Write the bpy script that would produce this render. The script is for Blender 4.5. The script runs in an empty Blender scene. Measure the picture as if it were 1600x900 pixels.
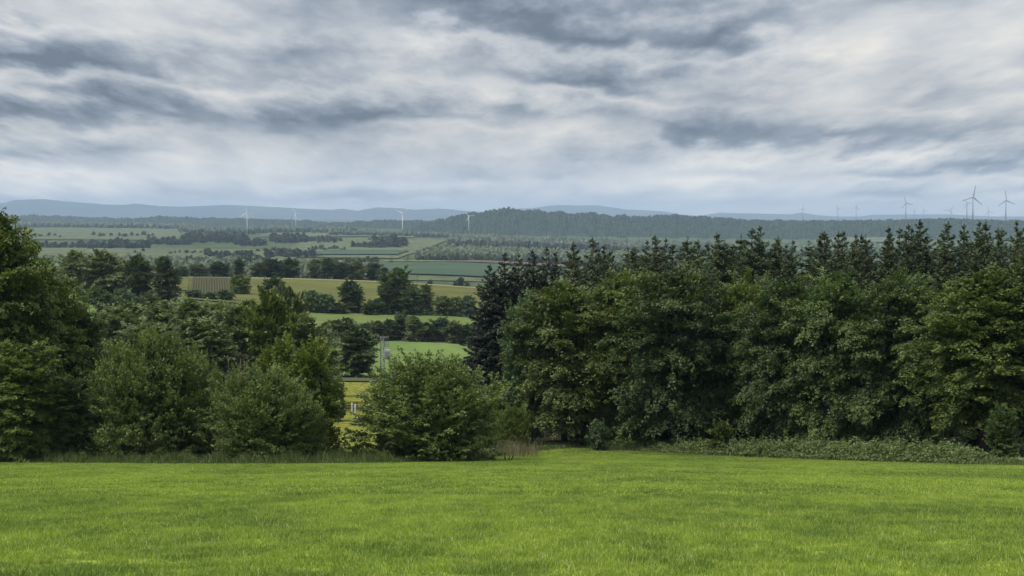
import bpy, bmesh, math, random
import numpy as np
from mathutils import Vector, Matrix

# ------------------------------------------------------------------ camera, sky, sun, exposure
SC = bpy.context.scene
COL = SC.collection
F = 2198.0                      # focal length in pixels of the 1600 px wide frame
PITCH = math.atan(115.0 / F)
CP, SP = math.cos(PITCH), math.sin(PITCH)
cam_d = bpy.data.cameras.new('camera')
cam = bpy.data.objects.new('camera', cam_d)
COL.objects.link(cam)
cam_d.sensor_width = 36.0
cam_d.lens = 36.0 * F / 1600.0
cam_d.clip_start = 0.1
cam_d.clip_end = 150000
cam.location = (0, 0, 0)
cam.rotation_euler = (math.pi / 2 - PITCH, 0, 0)
SC.camera = cam

SUN_AZ, SUN_EL = math.radians(-115), math.radians(58)
SUN_STRENGTH = 2.0
HAZE_DENSITY = 5.0e-5
CLOUD_STRENGTH = 0.64

world = bpy.data.worlds.new('World')
SC.world = world
world.use_nodes = True


class NT:
    """small helper for wiring nodes"""
    def __init__(self, tree):
        self.t = tree
        tree.nodes.clear()

    def n(self, kind, ins=None, **props):
        nd = self.t.nodes.new(kind)
        for k, v in props.items():
            setattr(nd, k, v)
        for k, v in (ins or {}).items():
            self.put(nd.inputs[k], v)
        return nd

    def put(self, sock, v):
        if isinstance(v, bpy.types.NodeSocket):
            self.t.links.new(v, sock)
        elif isinstance(v, bpy.types.Node):
            self.t.links.new(v.outputs[0], sock)
        else:
            if isinstance(v, (tuple, list)) and len(v) == 3 and sock.type == 'RGBA':
                v = (*v, 1.0)
            sock.default_value = v

    def m(self, op, a, b=0.0, c=0.0, clamp=False):
        nd = self.t.nodes.new('ShaderNodeMath')
        nd.operation = op
        nd.use_clamp = clamp
        for i, v in enumerate((a, b, c)):
            self.put(nd.inputs[i], v)
        return nd.outputs[0]

    def vm(self, op, a, b=(0, 0, 0), s=None):
        nd = self.t.nodes.new('ShaderNodeVectorMath')
        nd.operation = op
        self.put(nd.inputs[0], a)
        self.put(nd.inputs[1], b)
        if s is not None:
            self.put(nd.inputs['Scale'], s)
        return nd.outputs[0]

    def mix(self, f, a, b, mode='MIX'):
        nd = self.t.nodes.new('ShaderNodeMix')
        nd.data_type = 'RGBA'
        nd.blend_type = mode
        self.put(nd.inputs[0], f)
        self.put(nd.inputs[6], a)
        self.put(nd.inputs[7], b)
        return nd.outputs[2]

    def ramp(self, f, stops, interp='LINEAR'):
        nd = self.t.nodes.new('ShaderNodeValToRGB')
        cr = nd.color_ramp
        cr.interpolation = interp
        while len(cr.elements) < len(stops):
            cr.elements.new(0.5)
        for e, (p, c) in zip(cr.elements, stops):
            e.position = p
            e.color = (*c, 1) if len(c) == 3 else c
        self.put(nd.inputs[0], f)
        return nd.outputs[0]

    def noise(self, vec, scale, detail=4.0, rough=0.5, distort=0.0, color=False):
        nd = self.n('ShaderNodeTexNoise', {'Vector': vec, 'Scale': scale, 'Detail': detail,
                                           'Roughness': rough, 'Distortion': distort})
        return nd.outputs['Color' if color else 'Fac']

    def smooth(self, v, lo, hi, a=0.0, b=1.0):
        nd = self.n('ShaderNodeMapRange', {'Value': v, 'From Min': lo, 'From Max': hi, 'To Min': a, 'To Max': b},
                    interpolation_type='SMOOTHSTEP')
        return nd.outputs[0]


w = NT(world.node_tree)
tc = w.n('ShaderNodeTexCoord').outputs['Generated']
sep = w.n('ShaderNodeSeparateXYZ', {0: tc})
dz = w.m('MAXIMUM', sep.outputs[2], 0.0)
q = w.m('DIVIDE', 1.0, w.m('ADD', dz, 0.15))
P = w.n('ShaderNodeCombineXYZ', {0: w.m('MULTIPLY', sep.outputs[0], q),
                                 1: w.m('MULTIPLY', w.m('MULTIPLY', sep.outputs[1], q), 0.7), 2: 7.1}).outputs[0]
Q = w.n('ShaderNodeCombineXYZ', {0: w.m('MULTIPLY', sep.outputs[0], q), 1: w.m('MULTIPLY', w.m('LOGARITHM', q, math.e), 2.0),
                                 2: w.m('MULTIPLY', sep.outputs[1], 0.5)}).outputs[0]   # keeps heaps round at every height
wob = w.m('ADD', w.m('MULTIPLY', w.noise(P, 1.15, 3, 0.5), 0.7), w.m('MULTIPLY', w.noise(Q, 1.5, 3, 0.5), 0.3))                    # how the rows of cloud wander
puff = w.noise(Q, 6.5, 8, 0.58)                   # ragged edges
big = w.noise(P, 0.8, 2, 0.5)
row = w.m('ADD', w.m('MULTIPLY', q, 1.5), w.m('ADD', w.m('MULTIPLY', wob, 3.6), w.m('MULTIPLY', puff, 1.2)))
fr = w.m('FRACT', row)
saw = w.m('MULTIPLY', fr, w.smooth(fr, 0.55, 1.0, 1.0, 0.0))   # each row: bright crown, darkening to its base, then the gap beyond
soft = w.m('ADD', w.noise(Q, 2.6, 9, 0.58), w.m('MULTIPLY', w.m('SUBTRACT', puff, 0.5), 0.30))
amp = w.smooth(w.noise(w.vm('ADD', P, (7.3, 2.1, 0)), 1.1, 2, 0.5), 0.34, 0.68, 0.1, 1.15)
dark = w.m('ADD', w.m('MULTIPLY', saw, amp), w.m('ADD', w.m('MULTIPLY', w.m('SUBTRACT', soft, 0.5), 1.5), w.m('MULTIPLY', w.m('SUBTRACT', big, 0.5), 0.9)))
dark = w.m('ADD', dark, w.smooth(dz, 0.0, 0.15, 0.24, 0.34))
lowfade = w.smooth(dz, 0.0, 0.08, 0.6, 1.0)      # clouds seen through more air near the horizon
dark = w.m('ADD', w.m('MULTIPLY', w.m('SUBTRACT', dark, 0.10), lowfade), 0.10, clamp=True)
ccol = w.ramp(dark, [(0.0, (0.63, 0.605, 0.56)), (0.18, (0.51, 0.51, 0.505)), (0.45, (0.36, 0.382, 0.41)),
                     (0.72, (0.210, 0.242, 0.285)), (1.0, (0.105, 0.13, 0.165))])
lift = w.m('ADD', w.smooth(dz, 0.0, 0.07, 1.55, 1.0), w.m('MULTIPLY', dz, 2.0))   # an overcast sky grows brighter to the zenith
ccol = w.vm('SCALE', ccol, s=lift)
sky = w.n('ShaderNodeTexSky', sky_type='NISHITA', sun_disc=False, sun_elevation=SUN_EL, sun_rotation=SUN_AZ,
          altitude=400, air_density=1.0, dust_density=1.5)
bg_sky = w.n('ShaderNodeBackground', {'Color': sky.outputs[0], 'Strength': 0.06})
bg_cloud = w.n('ShaderNodeBackground', {'Color': ccol, 'Strength': CLOUD_STRENGTH})
mixs = w.n('ShaderNodeMixShader', {0: 0.96, 1: bg_sky.outputs[0], 2: bg_cloud.outputs[0]})
w.n('ShaderNodeOutputWorld', {'Surface': mixs.outputs[0]})

sun_d = bpy.data.lights.new('sun', 'SUN')
sun_d.energy = SUN_STRENGTH
sun_d.angle = math.radians(11)
sun_d.color = (1.0, 0.95, 0.86)
sun = bpy.data.objects.new('sun', sun_d)
COL.objects.link(sun)
sdir = Vector((math.sin(SUN_AZ) * math.cos(SUN_EL), math.cos(SUN_AZ) * math.cos(SUN_EL), math.sin(SUN_EL)))
sun.rotation_euler = sdir.to_track_quat('Z', 'Y').to_euler()
sun.location = (0, 0, 60)

SC.view_settings.view_transform = 'Standard'
SC.view_settings.look = 'None'
SC.view_settings.exposure = 0.85
SC.view_settings.gamma = 1.0
SC.view_settings.use_curve_mapping = False
SC.cycles.use_denoising = True
SC.cycles.max_bounces = 5
SC.cycles.diffuse_bounces = 3
SC.cycles.glossy_bounces = 1
SC.cycles.transmission_bounces = 3
SC.cycles.volume_bounces = 0
SC.cycles.transparent_max_bounces = 8
SC.cycles.use_adaptive_sampling = False

# ------------------------------------------------------------------ the lie of the land
def slope_of(py):               # pixel row -> height per metre of distance
    a = (450.0 - np.asarray(py, float)) / F
    return (a * CP - SP) / (CP + a * SP)


CPX = np.array([-700, 0, 150, 300, 450, 600, 750, 900, 1200, 1600, 2300], float)
ROWS = [
    (60, [744] * 11),
    (120, [720, 722, 722, 722, 722, 722, 721, 719, 720, 723, 724]),
    (150, [700, 702, 700, 700, 702, 702, 700, 697, 706, 716, 718]),
    (200, [640, 650, 650, 650, 650, 652, 660, 675, 692, 705, 705]),
    (280, [560, 565, 575, 590, 600, 600, 610, 645, 672, 690, 690]),
    (350, [520, 525, 535, 555, 570, 570, 580, 615, 652, 672, 670]),
    (450, [470, 470, 478, 508, 525, 531, 535, 570, 620, 640, 640]),
    (500, [460, 460, 464, 490, 508, 517, 520, 550, 600, 620, 620]),
    (560, [455, 455, 458, 472, 485, 490, 492, 520, 570, 590, 590]),
    (650, [448, 448, 450, 455, 462, 466, 470, 490, 530, 550, 550]),
    (800, [435, 435, 434, 431, 433, 438, 449, 458, 480, 500, 500]),
    (950, [446, 446, 444, 441, 443, 447, 454, 462, 480, 490, 490]),
    (1200, [440, 440, 440, 442, 446, 450, 452, 458, 470, 480, 480]),
    (1500, [428, 428, 428, 430, 433, 438, 440, 450, 460, 465, 465]),
    (2000, [408, 408, 408, 410, 415, 415, 416, 425, 440, 445, 445]),
    (2500, [396, 396, 396, 398, 403, 402, 404, 412, 425, 430, 430]),
    (3200, [386, 386, 386, 387, 388, 388, 392, 398, 410, 415, 415]),
    (4000, [374, 374, 374, 376, 377, 374, 382, 387, 395, 400, 400]),
    (5000, [363, 363, 363, 365, 366, 367, 372, 377, 383, 385, 385]),
    (6500, [353, 353, 354, 357, 358, 361, 364, 367, 369, 369, 369]),
    (9000, [349, 349, 350, 351, 352, 352, 353, 353, 352, 351, 351]),
    (14000, [346] * 11),
    (45000, [338] * 11),
]
_ly = np.log(np.array([r[0] for r in ROWS], float))
_tab = np.array([r[1] for r in ROWS], float)
GLY = np.linspace(_ly[0], _ly[-1], 420)
GPX = np.arange(-700, 2301, 25.0)
_a = np.array([np.interp(GLY, _ly, _tab[:, j]) for j in range(_tab.shape[1])]).T
_b = np.array([np.interp(GPX, CPX, _a[i]) for i in range(len(GLY))])
_k = np.exp(-0.5 * (np.arange(-6, 7) / 2.4) ** 2); _k /= _k.sum()
_pad = np.pad(_b, ((6, 6), (0, 0)), mode='edge')
_b = sum(_k[i] * _pad[i:i + len(GLY)] for i in range(13))
_k2 = np.exp(-0.5 * (np.arange(-4, 5) / 2.0) ** 2); _k2 /= _k2.sum()
_pad = np.pad(_b, ((0, 0), (4, 4)), mode='edge')
GT = sum(_k2[i] * _pad[:, i:i + len(GPX)] for i in range(9))


def height(x, y):
    x = np.asarray(x, float); y = np.asarray(y, float)
    yy = np.maximum(y, 61.0)
    u = np.clip(800 + F * x / yy, GPX[0], GPX[-1] - 0.01)
    ly = np.clip(np.log(yy), GLY[0], GLY[-1] - 1e-6)
    fi = (ly - GLY[0]) / (GLY[1] - GLY[0]); i = np.clip(fi.astype(int), 0, len(GLY) - 2); fi = fi - i
    fj = (u - GPX[0]) / 25.0; j = np.clip(fj.astype(int), 0, len(GPX) - 2); fj = fj - j
    py = (GT[i, j] * (1 - fi) * (1 - fj) + GT[i + 1, j] * fi * (1 - fj) +
          GT[i, j + 1] * (1 - fi) * fj + GT[i + 1, j + 1] * fi * fj)
    zt = slope_of(py) * yy
    zp = -1.7 - 0.1625 * np.maximum(y, -150) 
    k = np.clip((y - 62) / 50.0, 0, 1); k = k * k * (3 - 2 * k)
    return zp * (1 - k) + zt * k


def G(px, d):                   # a spot on the ground: bearing given as a column of the photograph, distance in metres
    z = 0.0
    for _ in range(4):
        x = (px - 800.0) / F * (d * CP - z * SP)
        z = float(height(x, d))
    return Vector((x, d, z))


def ztop(py, d):                # height seen at a row of the photograph at distance d
    return float(slope_of(py)) * d


def dist_at(px, py, lo, hi):    # distance at which the ground shows at that row
    ds = np.exp(np.linspace(math.log(lo), math.log(hi), 300))
    xs = (px - 800.0) / F * ds
    t = height(xs, ds) / ds
    g = t - float(slope_of(py))
    s = np.where(g[:-1] * g[1:] <= 0)[0]
    return float(ds[s[0]]) if len(s) else float(ds[np.argmin(abs(g))])


# ------------------------------------------------------------------ helpers
def new_obj(name, mesh, parent=None, mat=None):
    o = bpy.data.objects.new(name, mesh)
    COL.objects.link(o)
    if parent is not None:
        o.parent = parent
    if mat is not None and mesh is not None:
        if len(mesh.materials) == 0:
            mesh.materials.append(mat)
        elif mesh.materials[0] != mat:
            o.material_slots[0].link = 'OBJECT'
            o.material_slots[0].material = mat
    return o


def tag(o, label=None, cat=None, group=None, kind=None):
    if label: o['label'] = label
    if cat: o['category'] = cat
    if group: o['group'] = group
    if kind: o['kind'] = kind
    return o


def empty(name, loc, rz=0.0):
    o = bpy.data.objects.new(name, None)
    COL.objects.link(o)
    o.location = loc
    o.rotation_euler = (0, 0, rz)
    o.empty_display_size = 0.3
    return o


def mesh_np(name, V, faces_n, idx, smooth=False, attr=None):
    """V (n,3); all faces have faces_n corners; idx flat"""
    me = bpy.data.meshes.new(name)
    V = np.ascontiguousarray(V, np.float32)
    idx = np.ascontiguousarray(idx, np.int32).ravel()
    nf = len(idx) // faces_n
    me.vertices.add(len(V)); me.vertices.foreach_set('co', V.ravel())
    me.loops.add(len(idx)); me.loops.foreach_set('vertex_index', idx)
    me.polygons.add(nf)
    me.polygons.foreach_set('loop_start', np.arange(0, nf * faces_n, faces_n, dtype=np.int32))
    me.polygons.foreach_set('loop_total', np.full(nf, faces_n, np.int32))
    me.polygons.foreach_set('use_smooth', np.full(nf, smooth, bool))
    if attr is not None:
        at = me.attributes.new('tint', 'FLOAT', 'POINT')
        at.data.foreach_set('value', np.ascontiguousarray(attr, np.float32))
    me.update(calc_edges=True)
    return me


def grid_mesh(name, X, Y, Z, smooth=True):
    r, c = X.shape
    V = np.stack([X, Y, Z], -1).reshape(-1, 3)
    i = np.arange(r - 1)[:, None] * c + np.arange(c - 1)[None, :]
    idx = np.stack([i, i + 1, i + c + 1, i + c], -1).reshape(-1)
    return mesh_np(name, V, 4, idx, smooth)


class MB:
    """collects tubes and boxes into one mesh"""
    def __init__(self):
        self.v = []; self.f = []

    def tube(self, pts, rad, sides=8, cap=True):
        pts = [Vector(p) for p in pts]
        base = len(self.v)
        for k, p in enumerate(pts):
            a = pts[max(k - 1, 0)]; b = pts[min(k + 1, len(pts) - 1)]
            t = (b - a).normalized()
            u = t.cross(Vector((0.31, 0.95, 0.07)))
            if u.length < 1e-3: u = t.cross(Vector((1, 0, 0)))
            u.normalize(); v = t.cross(u)
            r = rad[k] if isinstance(rad, (list, tuple)) else rad
            for s in range(sides):
                an = 2 * math.pi * s / sides
                self.v.append(p + (u * math.cos(an) + v * math.sin(an)) * r)
        for k in range(len(pts) - 1):
            for s in range(sides):
                a = base + k * sides + s; b = base + k * sides + (s + 1) % sides
                self.f.append((a, b, b + sides, a + sides))
        if cap:
            self.f.append(tuple(base + s for s in range(sides))[::-1])
            e = base + (len(pts) - 1) * sides
            self.f.append(tuple(e + s for s in range(sides)))
        return self

    def box(self, c, size, taper=1.0, bevel=0.0):
        x, y, z = size[0] / 2, size[1] / 2, size[2] / 2
        b = len(self.v); c = Vector(c)
        for sz in (-1, 1):
            k = taper if sz > 0 else 1.0
            for sx, sy in ((-1, -1), (1, -1), (1, 1), (-1, 1)):
                self.v.append(c + Vector((sx * x * k, sy * y * k, sz * z)))
        for q_ in ((0, 3, 2, 1), (4, 5, 6, 7), (0, 1, 5, 4), (1, 2, 6, 5), (2, 3, 7, 6), (3, 0, 4, 7)):
            self.f.append(tuple(b + i for i in q_))
        return self

    def mesh(self, name, smooth=False):
        me = bpy.data.meshes.new(name)
        me.from_pydata([tuple(p) for p in self.v], [], self.f)
        if smooth:
            me.polygons.foreach_set('use_smooth', [True] * len(me.polygons))
        me.update()
        return me


# ------------------------------------------------------------------ materials
def new_mat(name):
    m = bpy.data.materials.new(name)
    m.use_nodes = True
    return m, NT(m.node_tree)


def plain(name, col, rough=0.7, metal=0.0, noise_s=3.0, var=0.25):
    m, t = new_mat(name)
    p = t.n('ShaderNodeTexCoord').outputs['Object']
    f = t.noise(p, noise_s, 5, 0.6)
    c = t.mix(f, tuple(v * (1 - var) for v in col), tuple(min(1, v * (1 + var)) for v in col))
    b = t.n('ShaderNodeBsdfPrincipled', {'Base Color': c, 'Roughness': rough, 'Metallic': metal})
    t.n('ShaderNodeOutputMaterial', {'Surface': b.outputs[0]})
    return m


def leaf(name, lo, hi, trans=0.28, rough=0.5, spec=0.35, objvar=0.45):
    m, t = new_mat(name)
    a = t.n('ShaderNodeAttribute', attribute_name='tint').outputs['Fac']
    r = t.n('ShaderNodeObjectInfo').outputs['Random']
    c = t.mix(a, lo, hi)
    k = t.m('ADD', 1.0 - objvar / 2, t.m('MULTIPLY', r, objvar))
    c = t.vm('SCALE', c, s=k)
    b = t.n('ShaderNodeBsdfPrincipled', {'Base Color': c, 'Roughness': rough, 'Specular IOR Level': spec})
    tr = t.n('ShaderNodeBsdfTranslucent', {'Color': t.vm('MULTIPLY', c, (1.1, 1.25, 0.6))})
    mx = t.n('ShaderNodeMixShader', {0: trans, 1: b.outputs[0], 2: tr.outputs[0]})
    t.n('ShaderNodeOutputMaterial', {'Surface': mx.outputs[0]})
    return m


def field_mat(name, a, b, sx, sy, thr=(0.35, 0.65), fine=0.5, c=None):
    """ground cover: two tones in soft patches stretched sx, sy metres, fine mottling on top"""
    m, t = new_mat(name)
    p = t.n('ShaderNodeNewGeometry').outputs['Position']
    q1 = t.vm('MULTIPLY', p, (1.0 / sx, 1.0 / sy, 0.0))
    f = t.smooth(t.noise(q1, 1.0, 5, 0.6, 0.3), *thr)
    col = t.mix(f, a, b)
    f2 = t.noise(t.vm('MULTIPLY', p, (7.0 / sx, 7.0 / sy, 0.0)), 1.0, 6, 0.7)
    if c is not None:
        col = t.mix(t.smooth(f2, 0.50, 0.62), col, c)
    col = t.vm('SCALE', col, s=t.smooth(f2, 0.25, 0.75, 1 - fine * 0.5, 1 + fine * 0.5))
    bs = t.n('ShaderNodeBsdfDiffuse', {'Color': col, 'Roughness': 0.8})
    t.n('ShaderNodeOutputMaterial', {'Surface': bs.outputs[0]})
    return m


GRASS_LO, GRASS_HI = (0.105, 0.165, 0.034), (0.340, 0.420, 0.070)


def grass_mat(name, blades):
    m, t = new_mat(name)
    p = t.n('ShaderNodeNewGeometry').outputs['Position']
    pf = t.vm('MULTIPLY', p, (1, 1, 0))
    f = t.noise(t.vm('MULTIPLY', p, (0.10, 0.055, 0.0)), 1.0, 5, 0.62, 0.6)
    f2 = t.noise(t.vm('MULTIPLY', p, (2.6, 1.3, 0)), 1.0, 4, 0.65)
    f3 = t.noise(t.vm('MULTIPLY', p, (0.75, 0.34, 0)), 1.0, 4, 0.62, 0.5)
    k = t.m('ADD', t.m('MULTIPLY', f, 0.9), t.m('ADD', t.m('MULTIPLY', f2, 0.5), t.m('MULTIPLY', f3, 0.75)))
    k = t.smooth(k, 0.84, 1.28)
    col = t.mix(k, GRASS_LO, GRASS_HI)
    if blades:
        a = t.n('ShaderNodeAttribute', attribute_name='tint').outputs['Fac']
        col = t.mix(t.m('MULTIPLY', a, 0.8), col, t.ramp(a, [(0, (0.05, 0.11, 0.02)), (0.45, (0.14, 0.24, 0.03)), (0.8, (0.30, 0.40, 0.08)),
                                       (0.95, (0.36, 0.42, 0.10)), (1.0, (0.50, 0.46, 0.28))]))
        b = t.n('ShaderNodeBsdfPrincipled', {'Base Color': col, 'Roughness': 0.5, 'Specular IOR Level': 0.2})
        tr = t.n('ShaderNodeBsdfTranslucent', {'Color': t.vm('MULTIPLY', col, (1.1, 1.2, 0.6))})
        s = t.n('ShaderNodeMixShader', {0: 0.35, 1: b.outputs[0], 2: tr.outputs[0]})
    else:
        fine = t.noise(pf, 9.0, 3, 0.7)
        col = t.vm('SCALE', col, s=t.smooth(fine, 0.3, 0.7, 0.55, 1.1))
        s = t.n('ShaderNodeBsdfDiffuse', {'Color': col, 'Roughness': 0.7})
    t.n('ShaderNodeOutputMaterial', {'Surface': s.outputs[0]})
    return m


M = {}
M['lime'] = leaf('lime_leaf', (0.017, 0.038, 0.012), (0.118, 0.168, 0.042))
M['lime_yellow'] = leaf('lime_leaf_yellow', (0.032, 0.060, 0.014), (0.200, 0.240, 0.052))
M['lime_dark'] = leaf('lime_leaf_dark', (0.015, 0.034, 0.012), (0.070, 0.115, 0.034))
M['maple'] = leaf('maple_leaf', (0.034, 0.064, 0.012), (0.175, 0.225, 0.040))
M['bluegreen'] = leaf('bluegreen_leaf', (0.040, 0.074, 0.034), (0.140, 0.205, 0.088))
M['willow'] = leaf('willow_leaf', (0.046, 0.074, 0.018), (0.200, 0.250, 0.066), spec=0.35)
M['bright'] = leaf('bright_leaf', (0.045, 0.075, 0.012), (0.170, 0.210, 0.030))
M['acacia'] = leaf('acacia_leaf', (0.055, 0.080, 0.028), (0.185, 0.220, 0.080))
M['oak'] = leaf('oak_leaf', (0.028, 0.052, 0.016), (0.110, 0.155, 0.042))
M['spruce'] = leaf('spruce_needle', (0.018, 0.034, 0.012), (0.082, 0.118, 0.036), trans=0.12)
M['spruce_light'] = leaf('spruce_needle_light', (0.022, 0.038, 0.013), (0.105, 0.130, 0.042), trans=0.14)
M['spruce_dark'] = leaf('spruce_needle_dark', (0.012, 0.020, 0.014), (0.036, 0.048, 0.027), trans=0.10)
M['far_tree'] = leaf('far_leaf', (0.030, 0.050, 0.024), (0.100, 0.128, 0.052), trans=0.15)
M['weed'] = leaf('weed_leaf', (0.045, 0.075, 0.025), (0.150, 0.195, 0.065))
M['roughgrass'] = leaf('rough_grass_blade', (0.050, 0.080, 0.020), (0.190, 0.225, 0.080))
M['dry'] = leaf('dry_stalk', (0.10, 0.090, 0.048), (0.25, 0.22, 0.13), trans=0.1)
M['bark'] = plain('bark', (0.060, 0.048, 0.036), 0.9, noise_s=6, var=0.5)
M['bark_pale'] = plain('bark_pale', (0.17, 0.145, 0.115), 0.9, noise_s=6, var=0.4)
M['bark_red'] = plain('bark_red', (0.11, 0.065, 0.040), 0.9, noise_s=5, var=0.4)
M['twig'] = plain('bare_twig', (0.19, 0.165, 0.13), 0.9, noise_s=4, var=0.3)
M['white'] = plain('white_paint', (0.72, 0.73, 0.74), 0.45, noise_s=0.2, var=0.05)
M['turbine_backlit'] = plain('backlit_turbine_paint', (0.24, 0.25, 0.27), 0.5, noise_s=0.2, var=0.05)  # pale turbine paint with the backlit shade of the ridge group put into its colour
M['steel'] = plain('galvanised_steel', (0.30, 0.31, 0.32), 0.5, 0.5, noise_s=4, var=0.2)
M['grey'] = plain('grey_paint', (0.42, 0.43, 0.44), 0.5, noise_s=3, var=0.12)
M['darkwood'] = plain('dark_wood', (0.045, 0.042, 0.038), 0.85, noise_s=8, var=0.4)
M['ceramic'] = plain('brown_ceramic', (0.10, 0.05, 0.03), 0.3)
M['wall'] = plain('barn_wall', (0.55, 0.52, 0.44), 0.8, noise_s=0.4, var=0.12)
M['roof'] = plain('barn_roof', (0.20, 0.12, 0.09), 0.8, noise_s=0.5, var=0.2)
M['hide'] = plain('cow_hide', (0.72, 0.69, 0.62), 0.8, noise_s=1.0, var=0.1)
M['hay'] = plain('hay', (0.45, 0.40, 0.22), 0.9, noise_s=1.0, var=0.2)

# ------------------------------------------------------------------ ground and fields
M['ground'] = field_mat('pasture', (0.055, 0.082, 0.038), (0.085, 0.106, 0.052), 140, 220, fine=0.8)
M['meadow'] = grass_mat('meadow_turf', False)
M['blades'] = grass_mat('grass_blade', True)
M['buttercup'] = field_mat('buttercups', (0.125, 0.150, 0.034), (0.17, 0.18, 0.042), 7, 12, (0.36, 0.64), 0.7, (0.22, 0.195, 0.035))
M['green1'] = field_mat('green_meadow', (0.105, 0.160, 0.050), (0.140, 0.195, 0.060), 40, 60, fine=0.25)
M['green2'] = field_mat('grazed_meadow', (0.105, 0.148, 0.045), (0.140, 0.175, 0.060), 60, 50, fine=0.3)
M['slope'] = field_mat('dry_slope', (0.095, 0.105, 0.040), (0.130, 0.150, 0.045), 70, 40, fine=0.5, c=(0.12, 0.095, 0.05))
M['straw'] = field_mat('straw_strip', (0.24, 0.22, 0.12), (0.20, 0.20, 0.09), 30, 10, fine=0.3)
M['soil'] = field_mat('bare_soil', (0.115, 0.085, 0.064), (0.145, 0.108, 0.080), 20, 30, fine=0.3)
M['soil_dark'] = field_mat('furrow_soil', (0.066, 0.068, 0.038), (0.078, 0.078, 0.045), 8, 12, fine=0.4)
M['soil_pale'] = field_mat('dry_ridge_soil', (0.088, 0.088, 0.052), (0.104, 0.102, 0.062), 8, 12, fine=0.4)
M['track'] = field_mat('dirt_track', (0.10, 0.095, 0.060), (0.07, 0.085, 0.04), 6, 3, fine=0.4)
M['pale'] = field_mat('pale_field', (0.092, 0.112, 0.060), (0.125, 0.144, 0.078), 150, 200, fine=0.8)
M['blueg'] = field_mat('cereal_field', (0.058, 0.092, 0.058), (0.070, 0.104, 0.064), 300, 200, fine=0.2)
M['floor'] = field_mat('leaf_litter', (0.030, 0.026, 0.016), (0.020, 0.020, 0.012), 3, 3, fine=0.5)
M['canopy'] = field_mat('distant_canopy', (0.020, 0.036, 0.018), (0.045, 0.062, 0.026), 60, 60, fine=0.9)
M['farhill'] = field_mat('far_hill', (0.030, 0.050, 0.030), (0.060, 0.080, 0.040), 1500, 1500, fine=0.5)

ys = np.concatenate([np.linspace(-900, 6, 40), np.exp(np.linspace(math.log(7), math.log(60000), 560))])
us = np.sign(np.linspace(-1, 1, 221)) * (np.abs(np.linspace(-1, 1, 221)) ** 1.25) * 1.0
Yg, Ug = np.meshgrid(ys, us, indexing='ij')
Xg = Ug * np.maximum(np.abs(Yg) * 1.3, 700)
new_g = grid_mesh('ground', Xg, Yg, height(Xg, Yg))
ground = tag(new_obj('ground', new_g, None, M['ground']), kind='structure')


def sheet(name, corners, mat, nx=40, ny=40, off=None, fn=None):
    """field draped on the land; corners (px, d) near-left, near-right, far-right, far-left"""
    s, t = np.meshgrid(np.linspace(0, 1, nx), np.linspace(0, 1, ny))
    c = np.array([[G(px, d).x, d] for px, d in corners])
    XY = ((1 - s) * (1 - t))[..., None] * c[0] + (s * (1 - t))[..., None] * c[1] + (s * t)[..., None] * c[2] + ((1 - s) * t)[..., None] * c[3]
    X, Y = XY[..., 0], XY[..., 1]
    Z = height(X, Y) + (off if off is not None else 0.05 + Y * 0.0007)
    return tag(new_obj(name, grid_mesh(name, X, Y, Z), None, mat), kind='structure')


# foreground meadow: fine sheet with its own outline along the trees
EDGE_PX = [-500, 0, 150, 300, 420, 520, 640, 760, 830, 900, 1000, 1100, 1250, 1400, 1500, 1580, 1700, 2100]
EDGE_D = [114, 112, 107, 104, 103, 106, 112, 124, 138, 146, 140, 133, 124, 111, 102, 97, 92, 80]


def edge_d(px):
    return float(np.interp(px, EDGE_PX, EDGE_D))


cols = np.linspace(-500, 2100, 140)
V = np.zeros((90, 140, 3))
for j, px in enumerate(cols):
    d1 = edge_d(px)
    dd = 3.0 + (d1 - 3.0) * (np.linspace(0, 1, 90) ** 1.3)
    V[:, j, 1] = dd
    V[:, j, 0] = (px - 800) / F * dd
V[..., 2] = height(V[..., 0], V[..., 1]) + 0.06
tag(new_obj('meadow', grid_mesh('meadow', V[..., 0], V[..., 1], V[..., 2]), None, M['meadow']), kind='structure')

sheet('buttercup_meadow', [(250, 128), (640, 128), (690, 283), (330, 283)], M['buttercup'])
sheet('dirt_track', [(420, 287), (720, 287), (720, 298), (420, 298)], M['track'])
sheet('hay_meadow', [(430, 300), (840, 300), (840, 440), (430, 440)], M['green1'])
sheet('pasture', [(420, 458), (800, 458), (800, 556), (420, 556)], M['green2'])
sheet('pasture', [(60, 360), (250, 360), (260, 520), (90, 520)], M['green1'])
sheet('dry_slope', [(290, 575), (790, 575), (790, 782), (250, 782)], M['slope'])
sheet('straw_strip', [(280, 784), (770, 784), (770, 803), (280, 803)], M['straw'])
sheet('green_strip', [(262, 640), (294, 640), (296, 782), (270, 782)], M['slope'], off=0.95)
ploughed = sheet('ploughed_field', [(297, 610), (362, 610), (358, 776), (301, 776)], M['soil_dark'], off=0.95)
ridge_bm = MB()
for k in range(15):                                     # crop rows standing on the bare soil
    s = (k + 0.5) / 15
    a = G(297 + 65 * s, 611); b = G(301 + 57 * s, 775)
    pts = [a.lerp(b, i / 40) for i in range(41)]
    pts = [Vector((p.x, p.y, float(height(p.x, p.y)) + 1.06)) for p in pts]
    ridge_bm.tube(pts, 0.33, 5)
crop = new_obj('ridge_rows', ridge_bm.mesh('crop_rows'), ploughed, M['soil_pale'])
tag(crop, kind='stuff')

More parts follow.
